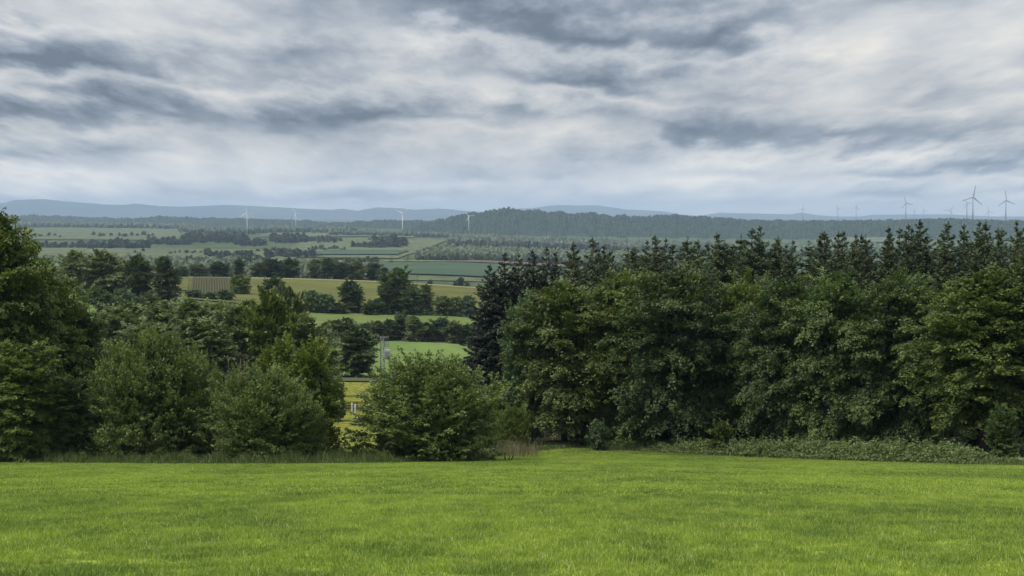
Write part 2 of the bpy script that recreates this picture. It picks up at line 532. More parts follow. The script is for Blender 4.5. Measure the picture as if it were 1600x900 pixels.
sheet('cereal_field', [(560, 1480), (820, 1480), (820, 1990), (520, 1990)], M['pale'], 60, 60)
sheet('cereal_field', [(590, 1660), (760, 1600), (790, 2120), (560, 2060)], M['blueg'], 60, 60, off=3.0)
sheet('straw_strip', [(600, 2230), (830, 2270), (830, 2300), (600, 2260)], M['straw'])
sheet('fallow_field', [(690, 2150), (900, 2150), (900, 2260), (740, 2260)], M['soil'], off=4.0)
sheet('cereal_field', [(480, 2600), (620, 2600), (640, 2950), (520, 2950)], M['blueg'], off=4.0)
sheet('pale_field', [(430, 2500), (620, 2400), (700, 4300), (480, 4300)], M['pale'], 60, 60)
sheet('pale_field', [(40, 2050), (450, 2150), (480, 3000), (60, 3000)], M['pale'], 60, 60)
sheet('pale_field', [(20, 3900), (310, 3900), (320, 6000), (40, 6000)], M['pale'], 60, 60)
sheet('pale_field', [(400, 4500), (650, 4500), (640, 5600), (430, 5600)], M['pale'], 40, 40)
sheet('pale_field', [(1270, 5300), (1420, 5300), (1400, 6500), (1320, 6500)], M['pale'], 40, 40, off=7.0)
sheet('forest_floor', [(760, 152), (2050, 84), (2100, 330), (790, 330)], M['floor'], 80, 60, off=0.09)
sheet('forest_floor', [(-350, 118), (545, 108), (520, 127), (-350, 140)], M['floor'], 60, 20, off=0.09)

# ------------------------------------------------------------------ hills
def ridge(name, prof, d, front, back, mat, bump, step, rows=26, rough=1.0, seed=1, kind='structure'):
    """a hill with real depth: foot at d-front, crest at d, back foot at d+back"""
    rng = np.random.default_rng(seed)
    px = np.arange(prof[0][0], prof[-1][0] + step, step)
    crest = np.interp(px, [p[0] for p in prof], [p[1] for p in prof])
    s = np.linspace(-1, 1, rows)
    D = np.where(s < 0, d + s * front, d + s * back)
    PX, DD = np.meshgrid(px, D, indexing='xy')
    S = np.repeat(s[:, None], len(px), 1)
    X = (PX - 800) / F * DD
    zg = height(X, DD) - 4
    zc = slope_of(crest)[None, :] * d
    k = 0.5 + 0.5 * np.cos(np.pi * S)
    ends = np.clip(np.minimum(PX - px[0], px[-1] - PX) / (0.06 * (px[-1] - px[0]) + 1e-6), 0, 1)
    k = k * ends ** 0.6
    Z = zg + np.maximum(zc - zg, 0) * k
    r = rng.random(Z.shape)
    lump = np.convolve(rng.random(len(px) + 8), np.ones(9) / 9, 'valid')[None, :len(px)]
    Z = Z + bump * (r - 0.5) * (0.3 + 0.7 * k) + bump * 2.0 * (lump - 0.5)
    X = X + rng.normal(0, 0.25 * step / F * d, X.shape)
    DD = DD + rng.normal(0, 0.2 * (front / rows), X.shape)
    return tag(new_obj(name, grid_mesh(name, X, DD, Z, smooth=False), None, mat), kind=kind)


ridge('far_hills', [(-260, 330), (-60, 322), (7, 317), (25, 312.5), (72, 311), (100, 314.5), (162, 319), (190, 320), (212, 318), (250, 322),
                    (287, 323), (350, 320), (400, 322), (475, 326), (517, 328), (535, 326), (560, 329), (590, 324), (617, 325),
                    (650, 327.5), (687, 326), (725, 329), (800, 334), (900, 338)], 26000, 3500, 2200, M['farhill'], 6, 3, 20, seed=3)
ridge('far_hills', [(740, 334), (800, 326), (832, 325), (870, 320), (900, 321), (935, 321), (975, 327), (1037, 330), (1062, 335), (1090, 337),
                    (1125, 332.5), (1200, 334), (1237, 335), (1250, 332), (1275, 336), (1312, 339), (1340, 339), (1362, 335.5), (1400, 335),
                    (1475, 335), (1525, 337), (1560, 339), (1750, 336), (1900, 339)], 30000, 3500, 2400, M['farhill'], 6, 3, 20, seed=4)
ridge('wooded_ridge', [(-300, 342), (-100, 339), (22, 337.5), (82, 337), (125, 339), (175, 341), (212, 341), (262, 343), (330, 345), (420, 347)],
      10500, 1900, 2000, M['canopy'], 15, 1.3, 22, seed=5)
ridge('wooded_ridge', [(170, 344), (212, 341), (230, 339), (262, 338), (325, 341), (400, 342), (437, 343), (475, 345), (525, 348), (560, 350)],
      9300, 1500, 1500, M['canopy'], 12, 1.3, 22, seed=6)
ridge('wooded_ridge', [(480, 351), (525, 349), (562, 346), (587, 344.5), (620, 344), (650, 345), (675, 346), (720, 347), (780, 350)],
      8200, 1000, 1500, M['canopy'], 12, 1.3, 22, seed=7)
ridge('wooded_hill', [(630, 356), (660, 349), (687, 344), (712, 337.5), (737, 333), (767, 328.5), (800, 327.5), (825, 330), (855, 331), (900, 333),
                      (950, 336), (960, 339), (1000, 339), (1037, 337), (1075, 338), (1125, 342), (1162, 344), (1200, 346), (1260, 350), (1300, 354)],
      7200, 1300, 1500, M['canopy'], 19, 1.3, 40, seed=8)
ridge('wooded_ridge', [(1090, 350), (1150, 347), (1200, 345), (1260, 344.5), (1330, 345), (1400, 343.5), (1440, 342.5), (1490, 342), (1540, 344),
                       (1600, 345), (1700, 346), (1900, 350)], 7000, 1300, 1500, M['canopy'], 11, 1.1, 34, seed=9)

# ------------------------------------------------------------------ foliage generators
def leaves(name, C, N, size, tint, rng, aspect=0.62, T=None, fold=0.10):
    n = len(C)
    N = N / (np.linalg.norm(N, axis=1, keepdims=True) + 1e-9)
    if T is None:
        T = rng.normal(size=(n, 3))
    T = T - N * (T * N).sum(1, keepdims=True)
    T /= np.linalg.norm(T, axis=1, keepdims=True) + 1e-9
    B = np.cross(N, T)
    h = (size * 0.5)[:, None]
    V = np.empty((n, 4, 3))
    V[:, 0] = C - T * h
    V[:, 1] = C + B * h * aspect + N * h * fold
    V[:, 2] = C + T * h
    V[:, 3] = C - B * h * aspect + N * h * fold
    return mesh_np(name, V.reshape(-1, 3), 4, np.arange(n * 4), False, np.repeat(np.clip(tint, 0, 1), 4))


def crown(name, seed, H, W, base, sprays, per, leaf_s, slen=1.3, swid=0.8, droop=0.5, lobes=26, lobe_w=0.55, low=0.55,
          tm=0.38, depth=0.30, jit=0.55, lump=0.30, up=0.9, top_p=2.2, group=7, blen=2.4, bwid=1.5, core=0.10):
    """foliage of one broadleaf: boughs set on a lumpy envelope, each carrying sprays of leaves; H tall from the ground, W wide"""
    rng = np.random.default_rng(seed)
    hc = H - base

    def env(t):
        return np.where(t < tm, low + (1 - low) * (1 - ((tm - t) / tm) ** 2), np.sqrt(np.maximum(1 - (np.maximum(t - tm, 0) / (1 - tm)) ** top_p, 0.0)))
    nb = sprays // group
    t = rng.random(nb * 4)
    keep = rng.random(len(t)) < (env(t) + 0.15) / 1.15
    t = t[keep][:nb]; nb = len(t); rt = env(t)
    az = rng.random(nb) * 2 * np.pi
    la = rng.random(lobes) * 2 * np.pi; lt = rng.random(lobes) ** 0.85; ls = 0.55 + 0.45 * rng.random(lobes)

    def lobe(az, t, rt):
        da = np.abs((az[:, None] - la[None] + np.pi) % (2 * np.pi) - np.pi) * (0.35 + rt[:, None] * 0.65)
        dt = (t[:, None] - lt[None]) * hc / (W * 0.5)
        return (np.exp(-(da ** 2 + dt ** 2) / (lobe_w ** 2)) * ls[None]).max(1)
    lob = lobe(az, t, rt)
    rad = 1 - lump + lump * 1.2 * lob + rng.normal(0, 0.05, nb)
    inner = np.minimum(rng.exponential(depth * 0.42, nb), 0.7)
    r = np.maximum(W * 0.5 - blen * 0.35, 0) * rt * rad * (1 - inner)
    z = base + hc * t * (1 - 0.16 * (1 - lob) * np.clip((t - 0.45) * 2.5, 0, 1)) - blen * 0.12
    C = np.stack([r * np.cos(az), r * np.sin(az), z], 1)

    def frame(az_, el):
        A = np.stack([np.cos(az_) * np.cos(el), np.sin(az_) * np.cos(el), np.sin(el)], 1)
        S = np.stack([-np.sin(az_), np.cos(az_), 0 * az_], 1) * -1.0
        return A, S, np.cross(S, A)
    el = -droop * 0.75 + (up + droop * 0.75) * t ** 1.6 + rng.normal(0, 0.20, nb)
    A, S, U = frame(az + rng.normal(0, 0.35, nb), el)
    bs = 0.6 + 0.75 * rng.random(nb)
    f = rng.random((nb, group)); sv = rng.normal(0, 0.38, (nb, group)) * (1.1 - 0.6 * f)
    Cs = (C[:, None] + A[:, None] * ((f - 0.35) * blen * bs[:, None])[..., None] + S[:, None] * (sv * bwid * bs[:, None])[..., None]
          + U[:, None] * rng.normal(0, 0.10, (nb, group))[..., None])
    Cs[..., 2] -= (droop * 0.35 * blen * f ** 2 + 0.25 * np.abs(sv) * bwid) * bs[:, None]
    Cs = Cs.reshape(-1, 3); f = f.ravel(); n = len(Cs)
    rep = lambda v: np.repeat(v, group)
    el2 = rep(el) - droop * 0.55 * f + rng.normal(0, 0.22, n)
    A, S, U = frame(rep(az) + sv.ravel() * -0.9 + rng.normal(0, 0.35, n), el2)
    sc = 0.6 + 0.6 * rng.random(n)
    l = rng.random((n, per)); wv = rng.normal(0, 0.34, (n, per)) * (1.15 - 0.8 * l)
    th = rng.normal(0, 0.07, (n, per))
    Ls = (slen * sc)[:, None]; Ws = (swid * sc)[:, None]
    X = (Cs[:, None] + A[:, None] * ((l - 0.4) * Ls)[..., None] + S[:, None] * (wv * Ws)[..., None] + U[:, None] * (th * Ls)[..., None])
    X[..., 2] -= droop * 0.4 * Ls * l ** 2 + 0.28 * np.abs(wv) * Ws
    Nn = U[:, None] + rng.normal(0, jit, (n, per, 3)) + A[:, None] * 0.2
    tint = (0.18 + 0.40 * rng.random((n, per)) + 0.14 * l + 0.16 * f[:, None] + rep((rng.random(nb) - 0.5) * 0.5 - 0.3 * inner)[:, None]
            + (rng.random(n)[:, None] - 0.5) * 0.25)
    size = leaf_s * (0.65 + 0.7 * rng.random((n, per)))
    X = X.reshape(-1, 3); Nn = Nn.reshape(-1, 3); size = size.ravel(); tint = tint.ravel()
    nc = int(len(X) * core)
    tc_ = rng.random(nc); ac = rng.random(nc) * 6.283; rc_ = env(tc_)
    rr = W * 0.5 * rc_ * (1 - lump + lump * lobe(ac, tc_, rc_)) * np.sqrt(0.05 + 0.55 * rng.random(nc)) * 0.92
    X = np.concatenate([X, np.stack([rr * np.cos(ac), rr * np.sin(ac), base + hc * (0.03 + 0.88 * tc_)], 1)])
    Nn = np.concatenate([Nn, rng.normal(0, 1, (nc, 3))]); size = np.concatenate([size, leaf_s * 2.6 * np.ones(nc)])
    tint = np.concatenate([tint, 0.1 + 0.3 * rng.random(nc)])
    X[:, 2] = np.maximum(X[:, 2], 0.1)
    return leaves(name, X, Nn, size, tint, rng)


def trunk(name, seed, H, W, base, r0, limbs=9, lean=0.0, stems=1, spread=0.0, top=0.82):
    rng = random.Random(seed)
    b = MB()
    for s in range(stems):
        an = 2 * math.pi * s / stems + rng.random()
        ox, oy = (0.25 * math.cos(an), 0.25 * math.sin(an)) if stems > 1 else (0, 0)
        sx, sy = spread * W * 0.5 * math.cos(an), spread * W * 0.5 * math.sin(an)
        hh = H * top * (0.75 + 0.25 * rng.random()) if stems > 1 else H * top
        pts, rad = [], []
        for k in range(8):
            f = k / 7
            pts.append((ox + sx * f ** 1.3 + rng.uniform(-.03, .03) * H * f * 0.6 + lean * f, oy + sy * f ** 1.3 + rng.uniform(-.03, .03) * H * f * 0.6, -0.3 + (hh + 0.3) * f))
            rad.append(r0 * (1.25 if k == 0 else 1.0) * (1 - 0.86 * f))
        b.tube(pts, rad, 8)
        for i in range(limbs):
            f = 0.22 + 0.62 * (i + rng.random() * 0.6) / limbs
            j = min(int(f * 7), 6); g = f * 7 - j
            p = Vector(pts[j]).lerp(Vector(pts[j + 1]), g)
            a2 = rng.random() * 6.283
            L = W * 0.40 * (1 - 0.45 * f) * (0.7 + 0.4 * rng.random())
            dv = Vector((math.cos(a2), math.sin(a2), 0.45 + 0.5 * f))
            q1 = p + dv * L * 0.45 + Vector((0, 0, rng.uniform(-.1, .2)))
            q2 = q1 + Vector((math.cos(a2 + rng.uniform(-.5, .5)), math.sin(a2 + rng.uniform(-.5, .5)), 0.25)) * L * 0.55
            rr = r0 * (1 - 0.8 * f) * 0.5
            b.tube([p, q1, q2], [rr, rr * 0.6, rr * 0.15], 5, cap=False)
            q3 = q1 + Vector((math.cos(a2 + 1.0), math.sin(a2 + 1.0), 0.6)) * L * 0.4
            b.tube([q1, q3], [rr * 0.45, rr * 0.1], 4, cap=False)
    return b.mesh(name, True)


def spruce_mesh(seed, H, R, base, gap=0.42, quads=1.3, ragged=0.25):
    rng = np.random.default_rng(seed)
    Cs, Ns, Ts, Sz, Tn = [], [], [], [], []
    b = MB()
    b.tube([(0, 0, -0.3), (0.03, 0, H * 0.4), (-0.03, 0.02, H * 0.75), (0, 0, H)], [0.012 * H, 0.009 * H, 0.005 * H, 0.012], 8)
    z = base
    while z < H - 0.25:
        t = (z - base) / (H - base)
        Lm = R * min((1 - t) ** 0.72, 1.75 * (1 - t)) * (0.75 + 0.25 * min(1, t * 5 + 0.3)) + 0.15
        nb = int(6 + 3 * rng.random() - 2.0 * t ** 3)
        for i in range(nb):
            L = Lm * (1 - ragged + 2 * ragged * rng.random())
            az = rng.random() * 6.283
            el = -0.26 + 0.85 * t ** 2.5 + rng.normal(0, 0.17)
            dzb = rng.uniform(-0.3, 0.3) * (1 - 0.7 * t)
            k = max(5, int((26 * L + 3) * quads))
            s = rng.random(k) ** 0.75
            dr = np.array([math.cos(az), math.sin(az)])
            x = dr[0] * L * s * math.cos(el); y = dr[1] * L * s * math.cos(el)
            zz = z + dzb + L * s * math.sin(el) + 0.16 * L * s ** 3 + rng.normal(0, 0.03, k)
            wd = 0.30 * L * (1 - s) * 0.9 + 0.10
            sv = rng.normal(0, 0.55, k) * wd
            x = x - dr[1] * sv; y = y + dr[0] * sv
            zz = zz - np.abs(sv) * 0.55 - rng.random(k) * 0.16 * min(1.0, L)
            Cs.append(np.stack([x, y, zz], 1))
            sgn = np.sign(sv)
            tv = np.stack([dr[0] * 0.8 - dr[1] * sgn * 0.7, dr[1] * 0.8 + dr[0] * sgn * 0.7, -0.35 + 0.5 * t + 0 * sv], 1)
            Ts.append(tv + rng.normal(0, 0.25, (k, 3)))
            Ns.append(np.array([[dr[0] * 0.3, dr[1] * 0.3, 1.0]]) + rng.normal(0, 0.5, (k, 3)))
            Sz.append((0.66 - 0.36 * t) * (0.7 + 0.6 * rng.random(k)))
            Tn.append(0.20 + 0.45 * rng.random(k) + 0.30 * s * (rng.random(k)) + 0.12 * (rng.random() - 0.5))
        z += gap * (0.75 + 0.5 * rng.random()) * (1 + 0.35 * t)
    k = 14
    Cs.append(np.stack([rng.normal(0, .04, k), rng.normal(0, .04, k), H - 0.8 * rng.random(k) + 0.1], 1))
    Ts.append(np.tile([0, 0, 1.0], (k, 1)) + rng.normal(0, .3, (k, 3))); Ns.append(rng.normal(0, 1, (k, 3)))
    Sz.append(np.full(k, 0.28)); Tn.append(np.full(k, 0.5))
    return (leaves('spruce_crown', np.concatenate(Cs), np.concatenate(Ns), np.concatenate(Sz), np.concatenate(Tn), rng, 0.36, np.concatenate(Ts)),
            b.mesh('spruce_trunk', True))


PROTO = {}


def proto(key, crown_me, trunk_me, H, W, cname='crown', tname='trunk'):
    PROTO[key] = (crown_me, trunk_me, H, W, cname, tname)


for i in range(4):
    proto('lime%d' % i, crown('lime_crown', 10 + i, 17, 12, 2.6 if i < 3 else 4.5, 2800, 25, 0.225, 1.35, 0.80, 0.46, 24, 0.42, 0.60, 0.50, 0.24, 0.42, 0.32,
                              top_p=2.4, group=13, blen=3.1, bwid=2.1, core=0.12), trunk('lime_trunk', 10 + i, 17, 12, 1.3, 0.30), 17, 12)
for i in range(2):
    proto('maple%d' % i, crown('maple_crown', 30 + i, 20, 13, 0.8 if i == 0 else 4.5, 2700, 25, 0.25, 1.1, 0.95, 0.40, 30, 0.36, 0.74, 0.42, 0.30, 0.55, 0.42, top_p=2.8,
                               group=9, blen=2.3, bwid=2.0), trunk('maple_trunk', 30 + i, 20, 13, 0.8, 0.34), 20, 13)
for i in range(2):
    proto('bush%d' % i, crown('bush_crown', 40 + i, 9, 12.5, 0.1, 3600, 18, 0.175, 0.62, 0.55, -0.05, 30, 0.36, 0.88, 0.38, 0.28, 0.75, 0.34, 1.25,
                              top_p=3.0, group=8, blen=1.5, bwid=1.3, core=0.18),
          trunk('bush_stems', 40 + i, 9, 12.5, 0.1, 0.10, 5, stems=9, spread=0.62), 9, 12.5, 'crown', 'stems')
PROTO['bush2'] = PROTO['bush0']
proto('upright', crown('upright_crown', 50, 10, 6, 0.2, 1300, 24, 0.22, 0.95, 0.6, -0.05, 22, 0.36, 0.78, 0.30, 0.30, 0.55, 0.40, 1.25,
                       group=8, blen=1.5, bwid=1.0), trunk('upright_trunk', 50, 10, 6, 0.2, 0.12, 6, stems=3, spread=0.3), 10, 6)
for i in range(2):
    proto('acacia%d' % i, crown('acacia_crown', 60 + i, 16, 9, 3.0, 900, 24, 0.32, 1.5, 1.0, 0.30, 18, 0.36, 0.5, 0.5, 0.5, 0.42, 0.5,
                                group=9, blen=2.8, bwid=2.2, core=0.03), trunk('acacia_trunk', 60 + i, 16, 9, 3, 0.24, 12), 16, 9)
for i in range(3):
    proto('mid%d' % i, crown('mid_crown', 70 + i, 15, 12, 1.2, 800, 16, 0.60, 1.5, 1.2, 0.30, 20, 0.40, 0.5, 0.42, 0.30, 0.55, 0.42, top_p=2.8,
                             group=8, blen=2.6, bwid=2.2), trunk('mid_trunk', 70 + i, 15, 12, 1.2, 0.34), 15, 12)
proto('midbush', crown('midbush_crown', 75, 6, 8, 0.1, 420, 14, 0.42, 1.1, 0.8, 0.1, 14, 0.40, 0.75, 0.25, 0.3, 0.6, 0.42, group=6, blen=1.5, bwid=1.2),
      trunk('midbush_stems', 75, 6, 8, 0.1, 0.08, 3, stems=5, spread=0.5), 6, 8, 'crown', 'stems')
for i in range(4):
    H_, R_ = (24, 23, 25, 22)[i], (4.8, 4.3, 5.2, 3.6)[i]
    c_, t_ = spruce_mesh(80 + i, H_, R_, (1.0, 2.5, 1.5, 5.0)[i])
    proto('spruce%d' % i, c_, t_, H_, 2 * R_)


def low_tree(seed, H, W, conifer=False):
    if conifer:
        c_, t_ = spruce_mesh(seed, H, W / 2, 0.5, gap=1.3, quads=0.55)
        c_.attributes['tint']
        return c_
    rng = np.random.default_rng(seed)
    return crown('far_crown', seed, H, W, 0.3, 168, 7, 1.3, 2.0, 1.6, 0.2, 12, 0.42, 0.6, 0.4, 0.28, 0.7, 0.5, group=6, blen=2.5, bwid=2.2)


for i in range(4):
    proto('low%d' % i, low_tree(90 + i, 14, 12 + i), None, 14, 12 + i)
proto('lowcon', low_tree(96, 16, 7, True), None, 16, 7)

_rng = random.Random(7)


def plant(key, name, px, d, top=None, h=None, width=None, label='', cat='tree', group=None, mat='lime', bark='bark', rz=None, dz=0.0, tilt=0.0):
    """set one tree on the ground: foot under column px at distance d; top = row its tip reaches; width in pixels"""
    cm, tm_, H, W, cn, tn = PROTO[key]
    g = G(px, d)
    hh = h if h is not None else ztop(top, d) - g.z
    sz = hh / H
    sx = (width * d / F / W) if width else sz
    root = empty(name, g + Vector((0, 0, dz)), _rng.random() * 6.283 if rz is None else rz)
    root.scale = (sx, sx, sz)
    root.rotation_euler[0] = _rng.gauss(0, 0.012); root.rotation_euler[1] = _rng.gauss(0, 0.015)
    tag(root, label, cat, group)
    if tm_ is not None:
        new_obj(tn, tm_, root, M[bark])
    new_obj(cn, cm, root, M[mat])
    return root


def single(key, name, px, d, top=None, h=None, width=None, label='', cat='tree', group=None, mat='far_tree'):
    """far tree a few pixels tall: one mesh"""
    cm, _, H, W, _, _ = PROTO[key]
    g = G(px, d)
    hh = h if h is not None else ztop(top, d) - g.z
    o = new_obj(name, cm, None, M[mat])
    o.location = g + Vector((0, 0, -0.2))
    sz = hh / H
    sx = (width * d / F / W) if width else sz
    o.scale = (sx, sx, sz)
    o.rotation_euler = (0, 0, _rng.random() * 6.283)
    tag(o, label, cat, group)
    return o


ORD = ['first', 'second', 'third', 'fourth', 'fifth', 'sixth', 'seventh', 'eighth', 'ninth', 'tenth', 'eleventh', 'twelfth', 'thirteenth',
       'fourteenth', 'fifteenth', 'sixteenth', 'seventeenth', 'eighteenth', 'nineteenth', 'twentieth']

# ------------------------------------------------------------------ trees: right-hand wood, front row
LW = [  # proto, px, d, top row, width px, material, bark, label
    ('upright', 816, 150, 448, 82, 'bluegreen', 'narrow blue-green tree between the dark spruces and the wood edge'),
    ('lime0', 882, 150, 424, 200, 'lime_yellow', 'yellow-green broadleaf at the left corner of the wood edge'),
    ('lime1', 966, 151, 404, 185, 'lime_yellow', 'olive-tipped broadleaf with drooping sprays, second along the wood edge'),
    ('lime2', 1052, 143, 400, 205, 'lime', 'broad dark green broadleaf with a domed top left of the wood gap'),
    ('lime3', 1162, 146, 428, 160, 'lime_yellow', 'brownish-topped broadleaf just right of the dark wood gap'),
    ('lime0', 1228, 136, 414, 175, 'lime', 'dark green broadleaf in front of the spruces, its skirt over the nettles'),
    ('lime1', 1306, 132, 402, 195, 'lime', 'broadleaf with shelving sprays at the middle of the wood edge'),
    ('lime2', 1398, 127, 410, 195, 'lime', 'broadleaf with yellowish tip left of the big maple'),
    ('lime3', 1462, 126, 446, 150, 'lime_dark', 'low dark broadleaf squeezed beside the big maple'),
    ('maple1', 1536, 112, 402, 262, 'maple', 'big maple with bright clumps above the dark hollow at right'),
    ('maple1', 1628, 113, 362, 270, 'lime', 'tall broadleaf cut by the right edge of the picture'),
]
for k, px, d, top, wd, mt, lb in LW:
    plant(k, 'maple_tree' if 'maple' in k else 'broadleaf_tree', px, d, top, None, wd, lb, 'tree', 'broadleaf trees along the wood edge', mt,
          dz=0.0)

# spruces whose tips make the skyline
TIPS = [(764, 412), (787, 394), (810, 397), (832, 389), (849, 385), (866, 387), (898, 394), (936, 392), (951, 392), (983, 391), (996, 397),
        (1014, 376), (1030, 381), (1054, 381), (1077, 376), (1088, 374), (1115, 377), (1126, 376), (1142, 381), (1169, 356), (1180, 354),
        (1197, 380), (1210, 370), (1231, 382), (1277, 360), (1307, 362), (1327, 366), (1351, 365), (1391, 354), (1421, 356), (1434, 342),
        (1474, 347), (1499, 351), (1534, 345), (1554, 355), (1586, 345), (1600, 341)]
rs = random.Random(21)
for i, (px, py) in enumerate(TIPS):
    left = px < 880
    d = (196 - 0.02 * (px - 760)) if left else rs.uniform(163, 190) - 0.022 * (px - 900)
    side = 'left' if i < 19 else 'right'
    n = ORD[i] if i < 19 else ORD[len(TIPS) - 1 - i]
    extra = 'blackish spruce' if left else ('slim spruce' if i % 4 == 1 else 'tall spruce' if py < 358 else 'dark spruce')
    lb = '%s in the wood, %s skyline tip counted from the %s end' % (extra, n, side)
    wd = {764: 128, 787: 125, 810: 115, 832: 110, 849: 92, 866: 66, 898: 96}.get(px, rs.uniform(115, 168))
    plant('spruce%d' % (3 if px in (866, 1126) else i % 3), 'spruce_tree', px, d, py, None, wd, lb, 'spruce',
          'spruces on the skyline of the wood', 'spruce_dark' if left else rs.choice(['spruce', 'spruce', 'spruce_light', 'spruce']), 'bark_red')
for px, py, n in [(774, 428, 'left'), (799, 422, 'second'), (822, 418, 'third'), (842, 420, 'right')]:
    plant('spruce%d' % (px % 3), 'spruce_tree', px, 203, py, None, 125, 'blackish spruce in the back rank of the left spruce clump, %s of four' % n,
          'spruce', 'back rank of the left spruce clump', 'spruce_dark', 'bark_red')
# spruces standing deeper, seen only between the others
for i in range(32):
    px = 905 + i * 23.5 + rs.uniform(-8, 8)
    plant('spruce%d' % (i % 4), 'spruce_tree', px, rs.uniform(192, 222), rs.uniform(368, 394) - (px - 900) * 0.035, None, rs.uniform(120, 160),
          'spruce deep in the wood showing only between the skyline spruces', 'spruce', 'spruces deeper in the wood', 'spruce', 'bark_red')
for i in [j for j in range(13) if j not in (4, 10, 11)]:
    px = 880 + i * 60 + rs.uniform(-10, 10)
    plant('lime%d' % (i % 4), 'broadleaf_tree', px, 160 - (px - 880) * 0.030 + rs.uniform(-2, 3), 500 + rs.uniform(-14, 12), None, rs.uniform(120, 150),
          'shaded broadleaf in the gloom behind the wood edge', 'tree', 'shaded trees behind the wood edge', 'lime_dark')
# saplings and young bushes at the wood's foot
plant('midbush', 'young_bush', 934, 139, 654, None, 40, 'pale young bush at the foot of the wood, left of the nettles', 'bush', None, 'bluegreen', 'twig')
plant('midbush', 'young_bush', 1128, 133, 655, None, 52, 'light green young bush in front of the dark wood gap', 'bush', None, 'bright', 'twig')
plant('upright', 'young_tree', 1566, 103, 628, None, 62, 'pale-stemmed young tree in front of the dark hollow at right', 'tree', None, 'lime', 'bark_pale')

# ------------------------------------------------------------------ left-hand trees and shrubs
plant('maple1', 'maple_tree', -14, 121, 300, None, 215, 'tallest tree at the left edge, its top against the far hills', 'tree', None, 'maple')
plant('maple0', 'maple_tree', 72, 127, 398, None, 185, 'broad maple below the tallest tree at the left edge', 'tree', None, 'maple')
plant('maple0', 'maple_tree', 128, 130, 452, None, 95, 'dark narrow maple at the right side of the left-edge trees', 'tree', None, 'lime', rz=2.0)
plant('maple0', 'tall_shrub', 34, 112, 520, None, 170, 'dense green shrub in front of the trees at the left edge', 'shrub', None, 'maple')
plant('maple0', 'tall_shrub', 112, 113, 585, None, 105, 'low dark shrub squeezed between two tall shrubs at left', 'shrub', None, 'lime')
plant('bush1', 'tall_shrub', 248, 113, 506, None, 222, 'wide grey-green shrub with dark stems left of the bare twigs', 'shrub', None, 'willow')
plant('bush2', 'tall_shrub', 328, 124, 572, None, 80, 'shrub with dead lower branches beside the bare twigs', 'shrub', None, 'willow')
plant('bush2', 'tall_shrub', 412, 108, 572, None, 182, 'rounded grey-green shrub in front of the bright upright shrub', 'shrub', None, 'willow')
plant('bush0', 'tall_shrub', 192, 117, 552, None, 120, 'leafy shrub wedged left of the wide grey-green shrub', 'shrub', None, 'maple')
plant('bush0', 'tall_shrub', 300, 118, 545, None, 120, 'leafy shrub wedged right of the wide grey-green shrub', 'shrub', None, 'willow', rz=3.0)
plant('bush1', 'tall_shrub', 462, 110, 612, None, 110, 'low leafy shrub at the foot of the bright upright shrub', 'shrub', None, 'willow', rz=1.0)
plant('upright', 'tall_shrub', 488, 114, 522, None, 112, 'bright yellow-green upright shrub left of the gap', 'shrub', None, 'bright')
plant('upright', 'tall_shrub', 440, 124, 516, None, 90, 'bright shrub top showing behind the rounded grey-green shrub', 'shrub', None, 'bright', rz=2.2)
plant('bush0', 'round_bush', 668, 116, 553, None, 262, 'big round willow bush in the middle of the picture', 'bush', None, 'willow', rz=0.7)
plant('bush1', 'bush', 762, 150, 598, None, 66, 'yellowish bush behind the big round willow bush', 'bush', None, 'bright')
plant('bush2', 'bush', 800, 140, 632, None, 60, 'small bush between the big round bush and the wood', 'bush', None, 'bright')

# bare twigs among the left shrubs
def bare(name, px, d, h, spread, n, seed, label):
    rng = random.Random(seed)
    g = G(px, d)
    root = empty(name, g)
    tag(root, label, 'shrub')
    st = MB(); tw = MB()
    for i in range(n):
        a = rng.random() * 6.283
        top = Vector((math.cos(a) * spread * rng.uniform(.4, 1), math.sin(a) * spread * rng.uniform(.4, 1), h * rng.uniform(.7, 1)))
        mid = top * 0.5 + Vector((rng.uniform(-.3, .3), rng.uniform(-.3, .3), 0.3))
        st.tube([(0, 0, -0.2), mid, top], [0.07, 0.05, 0.015], 5)
        for k in range(7):
            f = rng.uniform(0.4, 1)
            p = mid.lerp(top, (f - .4) / .6)
            e = p + Vector((rng.uniform(-1, 1), rng.uniform(-1, 1), rng.uniform(0.2, 1.3))) * 0.8
            tw.tube([p, p.lerp(e, .5) + Vector((0, 0, .1)), e], [0.025, 0.018, 0.006], 4)
    new_obj('stems', st.mesh('stems'), root, M['twig'])
    new_obj('twigs', tw.mesh('twigs'), root, M['twig'])


bare('bare_shrub', 372, 128, 9.6, 1.6, 12, 3, 'leafless grey shrub sticking up among the left-hand shrubs')
bare('bare_shrub', 352, 111, 3.6, 2.6, 12, 4, 'dead twiggy branches low among the left-hand shrubs')
bare('bare_shrub', 690, 124, 9.4, 1.5, 7, 8, 'thin half-bare shrub tips behind the big round bush')

